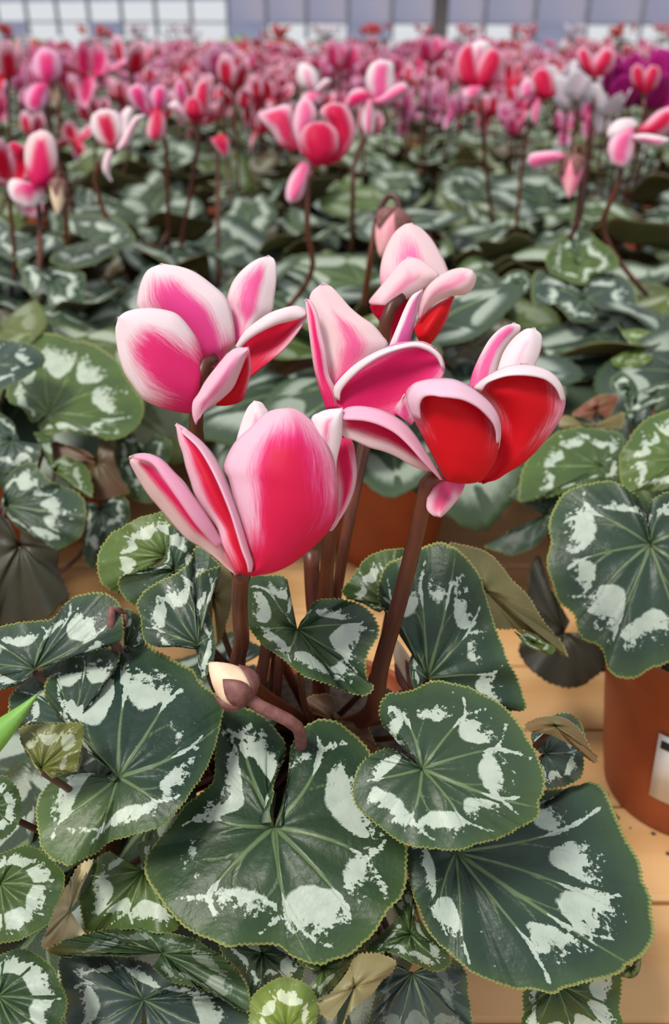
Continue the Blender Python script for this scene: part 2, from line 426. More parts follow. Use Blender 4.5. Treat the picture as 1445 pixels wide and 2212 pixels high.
HOT = (0.80, 0.018, 0.17); RED = (0.66, 0.006, 0.02); PINK = (0.84, 0.12, 0.36); PALE = (0.88, 0.56, 0.69); WHITE = (0.90, 0.78, 0.83); BLUSH = (0.87, 0.66, 0.70); DEEPINK = (0.68, 0.012, 0.10)
PSEED = [0]
def petal(parent, org, L, Rr, zb, zt, bul=.006, tilt=0., curl=0., cc=HOT, mc=PALE, wid=.35, deep=0., side=None, fade=0., rim=None, rimc=PALE, lift=.004, extra=()):
    """L / Rr: the petal's two edges read from base to tip; zb/zt distances of base and tip"""
    PSEED[0] += 1; rng = np.random.default_rng(500+PSEED[0])
    ns, nt = 34, 21
    L = spline(L, ns); Rr = spline(Rr, ns)
    t = np.linspace(-1, 1, nt)[None]; s = np.linspace(0, 1, ns)[:, None]
    px = L[:, None]*(1-t[..., None])/2+Rr[:, None]*(1+t[..., None])/2
    wloc = np.linalg.norm(L-Rr, axis=1); wn = (wloc/wloc.max())[:, None]
    z = zb+(zt-zb)*s-curl*s*s*1.0-bul*(1-t*t)*wn+tilt*t*wn
    z = z+.0006*np.sin(5*s+3*t+rng.uniform(0, 6))
    P = unproj(px, z)
    length = np.linalg.norm(.5*(L[0]+Rr[0])-.5*(L[-1]+Rr[-1]))+1e-6
    E = np.minimum((1-np.abs(t))*np.minimum(wn+.15, 1), (1-s)*length/(wloc.max())*1.7)
    E = np.minimum(E, 1.0)
    base = np.clip(1-s*1.6, 0, 1)
    E = np.maximum(E, base*.75)
    if side is not None:          # colour weighted to one edge
        E = E+side*t*.5
    E = E-fade*(s-.35)
    S = s+0*t; Tt = t+0*s
    V, Fc, pa, pc, pm = petal_grid_mesh(P, S, Tt, E, cc, mc, wid, deep, rng.random(), .0005, CAM)
    parts = [(V, Fc, pa, pc, pm)]
    for rimdef in ([rim] if rim is not None else [])+list(extra):
        o_, i_ = rimdef[0], rimdef[1]; cr = rimdef[2] if len(rimdef) > 2 else rimc
        n2 = 40; m2 = 7
        O = spline(o_, n2); Ii = spline(i_, n2)
        t2 = np.linspace(0, 1, m2)[None]; 
        q2 = O[:, None]*(1-t2[..., None])+Ii[:, None]*t2[..., None]
        flat = px.reshape(-1, 2); zf = z.reshape(-1)
        def near(a):
            d = ((a[:, None]-flat[None])**2).sum(-1); return zf[d.argmin(1)]
        zo = near(O); k = np.ones(9)/9; zo = np.convolve(np.pad(zo, 4, mode='edge'), k, 'valid')
        zi = near(Ii); zi = np.convolve(np.pad(zi, 4, mode='edge'), k, 'valid')
        prof = np.sin(np.clip(t2, 0, 1)*math.pi*.62)
        endf = np.sin(np.linspace(.12, math.pi-.12, n2))[:, None]**.5
        z2 = (zo[:, None]*(1-t2)+zi[:, None]*t2)-(lift*prof+.0028)*endf
        P2 = unproj(q2, z2)
        S2 = np.linspace(.3, .95, n2)[:, None]+0*t2; T2 = S2*0+np.linspace(-.2, .2, m2)[None]
        parts.append(petal_grid_mesh(P2, S2, T2, S2*0-.15+.25*t2, cc, cr, .42, 0., rng.random(), .0005, CAM))
    V, Fc, A, B, C = [], [], [], [], []; off = 0
    for v, f, a, b, c in parts:
        V.append(v-org); Fc += [tuple(i+off for i in x) for x in f]; A.append(a); B.append(b); C.append(c); off += len(v)
    me = mesh('petal', np.vstack(V), Fc, True, dict(pa=np.vstack(A), pc=np.vstack(B), pm=np.vstack(C)))
    return mesh_obj('petal', me, [M_PETAL], parent)
def hero_flower(plant, hub, z, crown, stalk, label, r=.0045):
    """calyx mesh is the part; petals and stalk are its pieces"""
    org = np.array(plant.location)
    c = at(hub[0], hub[1], z+.012); r = .0028
    V = []
    pts = [c+np.array([0, 0, .006]), c+np.array([0, 0, .003]), c, c-np.array([0, 0, .004])]
    o = mesh_obj('flower', tube_mesh(np.array(pts)-org, [.0015, r, r*1.05, r*.6], 12, 'flower'), [M_STALK], plant)
    o['label'] = label
    P = [at(x, y, zz) for x, y, zz, w in stalk]; wd_ = [w*zz/F/2 for x, y, zz, w in stalk]
    P.append(np.asarray(crown)); wd_.append(wd_[-1]*1.05)
    S = spline(P, 30)-org; rr = np.interp(np.linspace(0, 1, 30), np.linspace(0, 1, len(wd_)), wd_)
    mesh_obj('stalk', tube_mesh(S, rr, 14, 'stalk'), [M_STALK], o)
    return o, org
def gpetal(el, az, L=.046, Wd=.027, twist=0., cc=DEEPINK, mc=PALE, wid=.38, deep=.5, seed=0, el0=10., cupk=.22, ns=15, nt=9, curl=0.):
    """parametric petal: leaves the calyx, bends to elevation el (deg)"""
    s = np.linspace(0, 1, ns); t = np.linspace(-1, 1, nt)
    e = np.radians(el0+(el-el0)*np.clip(s/.35, 0, 1)**.8+curl*s**2)
    ds = L/(ns-1)
    cx = .003+np.r_[0, np.cumsum(np.cos(e[:-1])*ds)]; cz = np.r_[0, np.cumsum(np.sin(e[:-1])*ds)]
    w = Wd/2*np.sin(np.pi*np.clip(.10+.86*s, 0, 1)**1.15)**.75+.0012
    tw = np.radians(twist)*s
    P = np.zeros((ns, nt, 3))
    for i in range(ns):
        nrm = np.array([-math.sin(e[i]), 0, math.cos(e[i])]); lat = np.array([0, 1, 0])
        l2 = lat*math.cos(tw[i])+nrm*math.sin(tw[i]); n2 = nrm*math.cos(tw[i])-lat*math.sin(tw[i])
        for j in range(nt):
            P[i, j] = np.array([cx[i], 0, cz[i]])+l2*w[i]*t[j]+n2*(cupk*w[i]*(t[j]**2-.5))
    a = math.radians(az); Rz = np.array([[math.cos(a), -math.sin(a), 0], [math.sin(a), math.cos(a), 0], [0, 0, 1]])
    P = P @ Rz.T
    S = s[:, None]+0*t[None]; Tt = t[None]+0*S
    E = np.minimum((1-np.abs(Tt)), (1-S)*2.2); E = np.maximum(E, np.clip(1-S*1.6, 0, 1)*.75)
    return petal_grid_mesh(P, S, Tt, E, cc, mc, wid, deep, (seed*.137) % 1, .0004)
def pm_mesh(parts, name='petal'):
    V, Fc, A, B, C = [], [], [], [], []; off = 0
    for v, f, a, b, c in parts:
        V.append(v); Fc += [tuple(i+off for i in x) for x in f]; A.append(a); B.append(b); C.append(c); off += len(v)
    me = mesh(name, np.vstack(V), Fc, True, dict(pa=np.vstack(A), pc=np.vstack(B), pm=np.vstack(C))); me.materials.append(M_PETAL); return me
PALETTES = {
    'pink': dict(cc=DEEPINK, mc=PALE, wid=.38, deep=.55),
    'rose': dict(cc=(0.74, .03, .20), mc=(0.84, .36, .55), wid=.40, deep=.1),
    'lilac': dict(cc=(0.66, .03, .22), mc=(0.80, .42, .62), wid=.52, deep=.0),
    'white': dict(cc=(.85, .74, .82), mc=(.86, .80, .86), wid=.5, deep=0.),
    'magenta': dict(cc=(.40, .004, .17), mc=(.50, .02, .26), wid=.3, deep=0.),
    'salmon': dict(cc=(.72, .04, .05), mc=(.80, .16, .14), wid=.3, deep=.2),
}
def flower_set(kind, pal, seed):
    rnd = random.Random(seed)
    base = {'open': [62, 74, 70, 66, 72], 'tulip': [84, 82, 86, 80, 83], 'drop': [72, 78, 70, -68, 76], 'wing': [80, 84, 18, -60, 76], 'butterfly': [86, 20, -75, 24, 80]}[kind]
    out = []
    for i, el in enumerate(base):
        az = 72*i+rnd.uniform(-12, 12)
        out.append(gpetal(el+rnd.uniform(-5, 5), az, rnd.uniform(.042, .052), rnd.uniform(.024, .031), rnd.uniform(10, 38), seed=seed*5+i, curl=rnd.uniform(-18, 14) if el > 0 else -8, **PALETTES[pal]))
    return out
FL = {}
def get_flower(kind, pal, seed):
    k = (kind, pal, seed)
    if k not in FL: FL[k] = [pm_mesh([p]) for p in flower_set(kind, pal, seed)]
    return FL[k]
FJ = {}
def get_flower_joined(kind, pal, seed):
    k = (kind, pal, seed)
    if k not in FJ: FJ[k] = pm_mesh(flower_set(kind, pal, seed), 'flower')
    return FJ[k]
CALYX = tube_mesh([(0, 0, .005), (0, 0, .002), (0, 0, -.002), (0, 0, -.005)], [.0015, .004, .0042, .002], 10, 'flower'); CALYX.materials.append(M_CALYX)
def generic_flower(plant, pos, kind, pal, seed, rot, tilt, scale, crown, stalk_r=.0021, hook=0.):
    o = mesh_obj('flower', CALYX, [], plant)
    org = np.array(plant.location)
    o.matrix_parent_inverse = Matrix.Identity(4)
    o.location = Vector(np.asarray(pos)-org); o.rotation_euler = (tilt[0], tilt[1], rot); o.scale = (scale,)*3
    for pmsh in get_flower(kind, pal, seed): mesh_obj('petal', pmsh, [], o)
    M = Matrix.LocRotScale(o.location, o.rotation_euler, o.scale).inverted()
    c = np.asarray(crown)-org; p = np.asarray(pos)-org
    mid = p*.45+c*.55; mid[:2] = p[:2]*.75+c[:2]*.25
    pts = spline([p+np.array([0, 0, -.002]), p*.75+mid*.25, mid, c], 16)
    pts = np.array([M @ Vector(x) for x in pts])
    mesh_obj('stalk', tube_mesh(pts, stalk_r/scale, 8, 'stalk'), [M_STALK], o)
    return o

# ------------------------------------------------------------------ pots
def lathe(prof, n=40, name='lathe'):
    V, Fc = [], []
    for r, z in prof:
        for k in range(n): th = 2*math.pi*k/n; V.append((r*math.cos(th), r*math.sin(th), z))
    for i in range(len(prof)-1):
        for k in range(n): Fc.append((i*n+k, i*n+(k+1) % n, (i+1)*n+(k+1) % n, (i+1)*n+k))
    Fc.append(tuple(range(n))[::-1]); Fc.append(tuple((len(prof)-1)*n+k for k in range(n)))
    return mesh(name, V, Fc)
POT = lathe([(.044, 0), (.046, .002), (.049, .018), (.0495, .02), (.059, .088), (.0595, .090), (.0605, .090), (.0612, .092), (.0618, .106), (.061, .108), (.0595, .108), (.058, .106), (.056, .098)], 44, 'pot'); POT.materials.append(M_TERRA)
SOIL = lathe([(.0575, .096), (.0575, .0985), (.03, .101), (.012, .104)], 28, 'soil'); SOIL.materials.append(M_SOIL)
def plant_root(x, y, label, group=None, pot=True):
    o = empty('potted_cyclamen', (x, y, 0), label, 'potted plant', group)
    if pot: mesh_obj('pot', POT, [], o); mesh_obj('soil', SOIL, [], o)
    return o
# ------------------------------------------------------------------ setting
def box_mesh(sx, sy, sz, name='box', bev=0.0):
    x, y, z = sx/2, sy/2, sz/2; b = min(bev, x, y, z)
    if b <= 0:
        V = [(-x, -y, -z), (x, -y, -z), (x, y, -z), (-x, y, -z), (-x, -y, z), (x, -y, z), (x, y, z), (-x, y, z)]
        return mesh(name, V, [(3, 2, 1, 0), (4, 5, 6, 7), (0, 1, 5, 4), (1, 2, 6, 5), (2, 3, 7, 6), (3, 0, 4, 7)], False)
    prof = [(-y, -z), (y, -z), (y, z-b), (y-b, z), (-y+b, z), (-y, z-b)]
    V = [(s*x, p[0], p[1]) for s in (-1, 1) for p in prof]; n = len(prof)
    Fc = [tuple(range(n))[::-1], tuple(range(n, 2*n))]+[(i, (i+1) % n, n+(i+1) % n, n+i) for i in range(n)]
    return mesh(name, V, Fc, False)
def struct(o): o['kind'] = 'structure'; return o
fl = struct(mesh_obj('floor', box_mesh(40, 40, .1), [M_FLOOR])); fl.location = (0, 10, -.80)
fl['label'] = 'grey greenhouse floor under the bench'

bench = empty('plant_bench', (0, 3.4, -.74), 'long tan slatted bench carrying all the potted cyclamens', 'bench')
PW = .0672
plank = box_mesh(7.0, PW-.0022, .024, 'plank', .0022); plank.materials.append(M_TABLE)
y = .453-PW*9+PW/2
for i in range(24):
    o = mesh_obj('plank', plank, [], bench); o.location = (random.uniform(-.01, .01), y-3.4, .74-.012-random.uniform(0, .0008)); y += PW
y0 = y-PW/2
dk = mesh_obj('rear_deck', box_mesh(7.0, 6.6-y0, .024), [M_TABLE], bench); dk.location = (0, (6.6+y0)/2-3.4, .74-.012)
leg = box_mesh(.07, .07, .712); leg.materials.append(M_FRAME)
for lx in (-3.2, 0, 3.2):
    for ly in (.1, 3.3, 6.4):
        o = mesh_obj('leg', leg, [], bench); o.location = (lx, ly-3.4, .359-.003)
    rl = mesh_obj('rail', box_mesh(.06, 6.7, .003), [M_FRAME], bench); rl.location = (lx, 3.4-.15-3.4, .7135)

# far greenhouse wall, runs obliquely away to the left
WA, WB = np.array([5.6, 10.2]), np.array([-8.5, 17.5])
wdir = WB-WA; wlen = np.linalg.norm(wdir); wdir /= wlen; wang = math.atan2(wdir[1], wdir[0])
wall = struct(mesh_obj('wall_back', box_mesh(wlen, .12, .68), [M_FRAME]))
wall.location = (*(WA+WB)/2, -.41); wall.rotation_euler = (0, 0, wang); wall['label'] = 'far greenhouse wall of pale lavender film panels and grey bars'
npan = 26; pw = wlen/npan
panm = box_mesh(pw-.05, .012, 1.3, 'panel'); panm.materials.append(M_FILM)
barm = box_mesh(.035, .05, 4.2, 'bar'); barm.materials.append(M_FRAME)
zb0 = .36+.41
for i in range(npan):
    for k in range(3):
        o = mesh_obj('panel', panm, [], wall); o.location = (-wlen/2+(i+.5)*pw, 0, zb0+.65+k*1.33+(0 if i < 13 else .25))
for i in range(npan+1):
    o = mesh_obj('bar', barm, [], wall); o.location = (-wlen/2+i*pw, 0, zb0+2.1-.2)
railm = box_mesh(wlen, .04, .03, 'bar'); railm.materials.append(M_FRAME)
for k in range(4):
    o = mesh_obj('bar', railm, [], wall); o.location = (0, .0, zb0-.015+k*1.33)
vent = box_mesh(pw*.9, .02, .34, 'vent_flap'); vent.materials.append(M_FILM)
for i in range(npan):
    if i % 7 in (2, 5): 
        o = mesh_obj('vent_flap', vent, [], wall); o.location = (-wlen/2+(i+.5)*pw, .03, .60)
post = struct(mesh_obj('trim_1', box_mesh(.095, .095, 5.0), [M_POST])); post.location = (.72, 6.9, 1.74)
post['label'] = 'dark grey greenhouse post behind the flower field'

# ------------------------------------------------------------------ hero plant
def crown_of(o): return np.array([o.location[0], o.location[1], .106])
HP = plant_root(-.008, .335, 'large potted cyclamen in the foreground with five open pink flowers'); HC = crown_of(HP)
c1 = q(0, 1080, 2.698); c2 = q(400, 1130, 2.89); c3 = q(740, 1130, 2.491); c4 = q(0, 1780, 2.58); c5 = q(300, 1560, 2.408); c6 = q(840, 1650, 2.388)
d3 = q(0, 400, 2.89); d7 = q(0, 900, 3.44); d6 = q(1000, 480, 3.247); d8 = q(1040, 1000, 2.457)
f4 = q(230, 530, 2.627); f5 = q(640, 460, 2.408)

L1 = [(598, 1779), (606, 1762), (613, 1730), (621, 1690), (627, 1640), (632, 1608), (642, 1588), (660, 1570), (690, 1556), (720, 1556), (760, 1580), (790, 1610), (815, 1650), (845, 1700), (870, 1765), (879, 1834), (877, 1892), (869, 1934), (840, 1971), (811, 2013), (786, 2037), (757, 2062), (723, 2073), (690, 2084), (653, 2077), (624, 2064), (603, 2044), (557, 2040), (520, 2042), (491, 2047), (458, 2033), (416, 2017), (383, 1988), (354, 1954), (329, 1921), (314, 1888), (317, 1851), (337, 1822), (366, 1784), (400, 1739), (433, 1714), (462, 1686), (466, 1650), (468, 1600), (474, 1560), (483, 1530), (510, 1526), (538, 1531), (573, 1549), (597, 1576), (615, 1604), (614, 1632), (601, 1663), (591, 1690), (592, 1718), (583, 1749), (586, 1776)]
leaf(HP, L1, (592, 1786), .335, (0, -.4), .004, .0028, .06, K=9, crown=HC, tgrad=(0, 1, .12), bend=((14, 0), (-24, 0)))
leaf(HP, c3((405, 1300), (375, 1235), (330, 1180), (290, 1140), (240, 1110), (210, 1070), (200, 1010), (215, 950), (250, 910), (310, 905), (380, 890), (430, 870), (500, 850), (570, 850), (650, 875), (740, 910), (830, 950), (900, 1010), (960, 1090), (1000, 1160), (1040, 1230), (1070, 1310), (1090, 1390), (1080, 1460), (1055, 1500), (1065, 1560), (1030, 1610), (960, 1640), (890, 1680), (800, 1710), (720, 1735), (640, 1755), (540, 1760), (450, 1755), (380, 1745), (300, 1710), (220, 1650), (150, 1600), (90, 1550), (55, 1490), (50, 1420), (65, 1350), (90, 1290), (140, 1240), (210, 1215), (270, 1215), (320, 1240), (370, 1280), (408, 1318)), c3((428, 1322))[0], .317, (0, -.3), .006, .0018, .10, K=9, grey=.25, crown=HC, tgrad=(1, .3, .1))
leaf(HP, c6((340, 425), (250, 440), (180, 425), (100, 430), (95, 540), (120, 650), (160, 780), (230, 900), (310, 980), (400, 1060), (480, 1100), (560, 1130), (680, 1170), (740, 1165), (850, 1190), (900, 1160), (1000, 1130), (1100, 1110), (1200, 1080), (1230, 1040), (1310, 1000), (1350, 950), (1370, 880), (1355, 770), (1355, 700), (1320, 610), (1300, 540), (1260, 450), (1220, 380), (1170, 260), (1120, 150), (1060, 95), (980, 110), (900, 130), (800, 140), (700, 210), (560, 320), (430, 410), (350, 425)), c6((345, 455))[0], .338, (.15, -.3), .006, .002, .04, K=9, grey=.3, crown=HC)
leaf(HP, c1((672, 1600), (600, 1540), (480, 1440), (400, 1350), (320, 1250), (265, 1150), (258, 1090), (280, 1040), (350, 1000), (430, 960), (520, 900), (600, 870), (680, 850), (780, 840), (850, 845), (900, 870), (980, 910), (1070, 960), (1130, 1000), (1160, 1060), (1230, 1110), (1280, 1150), (1300, 1210), (1290, 1290), (1270, 1400), (1240, 1500), (1190, 1600), (1140, 1680), (1080, 1760), (1000, 1840), (940, 1910), (850, 1940), (740, 1970), (640, 2000), (560, 2060), (480, 2100), (400, 2130), (340, 2110), (280, 2070), (230, 2000), (215, 1900), (205, 1810), (230, 1730), (280, 1660), (350, 1610), (430, 1590), (520, 1590), (600, 1620), (650, 1640), (680, 1625)), c1((690, 1615))[0], .328, (-.1, -.3), .006, .002, .10, K=9, grey=.12, crown=HC, tgrad=(-.7, .8, .85))  # tgrad paints the light on the lower-left lobe as yellow-green
leaf(HP, c1((420, 1330), (300, 1330), (150, 1320), (60, 1290), (40, 1200), (50, 1140), (100, 1085), (200, 1010), (300, 955), (400, 905), (500, 875), (600, 855), (700, 900), (600, 1100), (500, 1250)), c1((430, 1300))[0], .349, (-.3, -.5), .006, .002, .06, K=7, grey=.45, crown=HC)
leaf(HP, c1((190, 1000), (120, 1080), (50, 1090), (-60, 1100), (-200, 1020), (-200, 850), (-80, 750), (0, 735), (100, 715), (200, 705), (300, 690), (340, 655), (400, 590), (450, 560), (540, 545), (600, 540), (640, 550), (700, 600), (720, 800), (640, 860), (540, 880), (400, 920), (300, 965)), c1((200, 985))[0], .358, (-.3, -.7), .006, .002, .05, K=7, grey=.4, crown=HC)
leaf(HP, c1((975, 330), (880, 360), (800, 390), (720, 420), (690, 460), (690, 540), (640, 520), (590, 480), (575, 420), (570, 330), (590, 280), (640, 200), (720, 150), (800, 110), (880, 85), (960, 65), (1010, 130), (1000, 250)), c1((965, 325))[0], .392, (-.3, -1.0), .004, .0015, .42, K=7, crown=HC)
leaf(HP, c1((1010, 430), (860, 580), (790, 615), (740, 590), (700, 530), (695, 460), (760, 430), (850, 400), (950, 350), (985, 220), (1000, 140), (1060, 140), (1130, 260), (1190, 400), (1080, 440)), c1((1010, 410))[0], .381, (-.2, -1.0), .004, .003, .12, K=7, grey=.3, crown=HC)
leaf(HP, c1((1165, 850), (1140, 870), (1000, 855), (870, 840), (830, 780), (820, 700), (800, 610), (820, 560), (880, 500), (960, 460), (1050, 410), (1110, 350), (1140, 270), (1200, 290), (1260, 350), (1290, 380), (1160, 430), (1140, 520), (1180, 600), (1230, 680), (1250, 780), (1250, 900), (1210, 1000), (1180, 1060), (1160, 1000), (1158, 880)), c1((1152, 842))[0], .362, (-.2, -.9), .004, .003, .06, K=8, grey=.4, crown=HC)
leaf(HP, c1((1240, 720), (1180, 640), (1135, 540), (1140, 450), (1200, 415), (1290, 380), (1350, 440), (1350, 600), (1310, 750), (1265, 860)), c1((1240, 560))[0], .385, (.2, -1.2), .006, .001, .1, K=5, under=True, crown=HC)
leaf(HP, c1((722, 850), (724, 640), (790, 660), (830, 700), (855, 760), (845, 840), (780, 870)), c1((730, 845))[0], .372, (0, -1.0), .003, .001, .08, K=5, grey=.2, crown=HC)
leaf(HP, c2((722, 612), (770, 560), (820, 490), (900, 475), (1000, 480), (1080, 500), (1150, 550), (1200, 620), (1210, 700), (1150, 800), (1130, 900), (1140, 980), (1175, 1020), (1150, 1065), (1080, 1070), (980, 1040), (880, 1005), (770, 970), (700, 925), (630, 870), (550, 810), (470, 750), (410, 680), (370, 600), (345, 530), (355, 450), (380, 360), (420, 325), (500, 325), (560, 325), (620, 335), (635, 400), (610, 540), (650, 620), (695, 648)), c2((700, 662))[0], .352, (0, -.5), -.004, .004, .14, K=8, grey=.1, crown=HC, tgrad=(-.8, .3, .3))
leaf(HP, c3((215, 470), (190, 480), (100, 430), (20, 400), (0, 360), (30, 320), (60, 270), (110, 200), (180, 155), (280, 135), (340, 150), (360, 300), (300, 480)), c3((250, 440))[0], .398, (0, -1.1), .005, .002, .25, K=7, crown=HC)
leaf(HP, c3((430, 850), (390, 890), (365, 820), (360, 740), (390, 680), (430, 620), (420, 570), (350, 550), (280, 500), (205, 430), (205, 330), (235, 230), (300, 190), (380, 150), (440, 120), (510, 100), (560, 105), (620, 140), (680, 200), (740, 280), (770, 380), (800, 480), (830, 580), (870, 680), (910, 770), (950, 850), (980, 930), (990, 1000), (900, 1010), (800, 950), (650, 880), (500, 855)), c3((455, 835))[0], .366, (.1, -1.3), .005, .0025, .04, K=9, grey=.2, crown=HC)
leaf(HP, c3((640, 260), (600, 180), (570, 105), (650, 115), (760, 150), (850, 220), (920, 310), (1010, 400), (1060, 500), (1120, 580), (1180, 640), (1220, 725), (1190, 710), (1130, 670), (1050, 600), (930, 570), (820, 570), (720, 450)), c3((760, 360))[0], .388, (.6, -.9), .008, .001, .1, K=6, under=True, crown=HC, extra=[dict(outline=c3((930, 575), (1000, 585), (1080, 630), (1140, 670), (1120, 705), (1050, 690), (980, 650), (920, 580)), hub=c3((1020, 640))[0], z=.392, tone=.45, under=False, dome=.002)])
leaf(HP, c3((1000, 1122), (975, 1090), (1020, 1060), (1080, 1040), (1160, 1040), (1220, 1060), (1280, 1110), (1320, 1180), (1350, 1240), (1382, 1275), (1355, 1287), (1290, 1240), (1200, 1180), (1120, 1140), (1010, 1122)), c3((1140, 1090))[0], .347, (.5, -.8), .005, .0005, .1, K=5, red=.45, under=True, crown=HC)
leaf(HP, c3((1060, 1240), (1010, 1140), (1080, 1060), (1180, 1020), (1260, 1040), (1300, 1130), (1300, 1230), (1290, 1350), (1230, 1400), (1100, 1430), (1050, 1330)), c3((1090, 1240))[0], .358, (.4, -.7), .004, .004, .05, K=6, grey=.8, crown=HC)
leaf(HP, c2((790, 1190), (745, 1110), (790, 1070), (900, 1065), (930, 1100), (925, 1170), (970, 1210), (1010, 1280), (1100, 1250), (1140, 1255), (1170, 1350), (1200, 1420), (1100, 1420), (1000, 1300), (900, 1230)), c2((930, 1230))[0], .395, (0, -.8), .003, .003, .1, K=5, red=1., grey=.35, under=True, crown=HC)
leaf(HP, c1((245, 1640), (230, 1600), (150, 1480), (115, 1360), (150, 1320), (250, 1300), (350, 1310), (470, 1300), (485, 1360), (465, 1480), (450, 1570), (360, 1605), (300, 1625)), c1((238, 1565))[0], .312, (-.1, -.8), .003, .0015, .62, K=6, amt=.55, red=.35, crown=HC)
leaf(HP, c4((-70, 330), (-150, 260), (-100, 180), (0, 165), (60, 140), (150, 115), (220, 140), (300, 200), (350, 260), (360, 320), (340, 400), (300, 470), (270, 560), (200, 610), (100, 650), (0, 660), (-120, 600), (-150, 420)), c4((0, 330))[0], .318, (-.2, -.4), .005, .001, .22, K=7, ring=1., crown=HC)
leaf(HP, c4((-90, 930), (-150, 800), (-60, 740), (0, 730), (80, 700), (150, 700), (230, 740), (300, 800), (340, 880), (375, 980), (370, 1040), (340, 1110), (330, 1200), (200, 1280), (0, 1280), (-120, 1100)), c4((-10, 960))[0], .309, (-.2, -.4), .005, .001, .1, K=7, ring=1., crown=HC)
leaf(HP, c1((-110, 1800), (-130, 1650), (0, 1605), (60, 1630), (110, 1700), (130, 1790), (110, 1880), (50, 1950), (0, 1975), (-100, 1950)), c1((-50, 1790))[0], .33, (-.2, -.4), .004, .001, .2, K=6, ring=1., crown=HC)
# curled leaf at the bottom left: grey bowl and a green flap bent over it
leaf(HP, c4((760, 1330), (400, 1300), (355, 1080), (330, 850), (340, 735), (500, 715), (700, 740), (850, 790), (950, 870), (1200, 930), (1390, 1040), (1360, 1200), (1150, 1320), (850, 1330)), c4((800, 980))[0], .325, (0, -.3), .004, .004, .05, K=8, grey=.85, amt=.95, crown=HC,
     extra=[dict(outline=c4((700, 745), (500, 720), (380, 735), (265, 715), (270, 690), (350, 650), (450, 620), (600, 580), (740, 570), (850, 590), (950, 605), (1080, 640), (1180, 700), (1280, 780), (1350, 860), (1385, 950), (1385, 1050), (1200, 950), (1050, 900), (950, 880), (850, 800)), hub=c4((900, 720))[0], z=.318, n=(0, -.2), tone=.2, grey=.25, amt=.35, dome=.004)])
leaf(HP, c4((760, 240), (620, 160), (570, 180), (500, 240), (450, 330), (435, 420), (450, 500), (480, 600), (600, 600), (750, 590), (900, 610), (1000, 570), (920, 470), (850, 380), (810, 280), (840, 100), (760, 110)), c4((800, 260))[0], .336, (-.2, -.5), .004, .002, .34, K=7, crown=HC,
     extra=[dict(outline=c4((430, 420), (470, 300), (520, 200), (480, 205), (430, 240), (370, 350), (330, 420), (290, 500), (270, 560), (235, 640), (240, 690), (350, 655), (475, 605)), hub=c4((390, 480))[0], z=.331, light=1., tone=.3, under=True, grey=0, dome=.002)])
leaf(HP, c5((760, 1650), (600, 1650), (572, 1580), (575, 1500), (590, 1440), (650, 1370), (720, 1330), (790, 1330), (860, 1355), (910, 1400), (930, 1460), (935, 1530), (920, 1600), (860, 1660)), c5((765, 1600))[0], .298, (0, -.6), .003, .001, .85, red=.12, K=5, crown=HC)
leaf(HP, c5((1000, 1560), (930, 1500), (940, 1440), (1010, 1390), (1090, 1290), (1120, 1220), (1180, 1195), (1260, 1205), (1335, 1240), (1325, 1290), (1270, 1340), (1220, 1400), (1160, 1450), (1090, 1520), (1060, 1580)), c5((1120, 1380))[0], .308, (.2, -.5), .004, .0015, .5, K=5, under=True, light=.2, crown=HC)
leaf(HP, c5((900, 1300), (830, 1250), (850, 1180), (1000, 1150), (1120, 1130), (1180, 1170), (1110, 1220), (1080, 1290), (1000, 1390), (930, 1440), (860, 1400)), c5((960, 1280))[0], .319, (.1, -.4), .004, .002, .3, K=6, amt=.6, crown=HC)
leaf(HP, c6((60, 1040), (-60, 1000), (-60, 1120), (-80, 1450), (420, 1450), (435, 1342), (412, 1200), (400, 1080), (330, 1000), (230, 1010)), c6((120, 1080))[0], .33, (.1, -1.4), .004, .002, .04, K=8, amt=.25, grey=.9, crown=HC)
leaf(HP, c6((60, 780), (-120, 960), (0, 975), (60, 995), (150, 1040), (240, 1072), (320, 1035), (310, 980), (230, 900), (160, 790), (100, 600), (0, 700)), c6((110, 880))[0], .322, (.1, -.4), .005, .002, .16, K=7, amt=.7, crown=HC)
leaf(HP, c6((900, 1130), (740, 1140), (685, 1180), (685, 1300), (690, 1460), (1195, 1460), (1195, 1250), (1190, 1060), (1050, 1080)), c6((860, 1130))[0], .338, (.1, -1.5), .004, .001, .22, K=7, crown=HC)
leaf(HP, c6((1230, 1030), (1195, 1090), (1250, 1108), (1290, 1080), (1305, 1010), (1280, 990)), c6((1250, 1050))[0], .34, (.1, -.5), .003, .001, .35, K=5, amt=.2, crown=HC)
leaf(HP, c5((620, 1230), (430, 1120), (430, 1190), (500, 1270), (560, 1360), (590, 1450), (700, 1360), (850, 1350), (850, 1240), (780, 1150), (600, 1120)), c5((640, 1200))[0], .334, (0, -.5), .004, .002, .12, K=7, grey=.3, crown=HC)

# petals of the five big flowers
def hflower(hub, z, stalk, label): return hero_flower(HP, hub, z, HC, stalk, label)
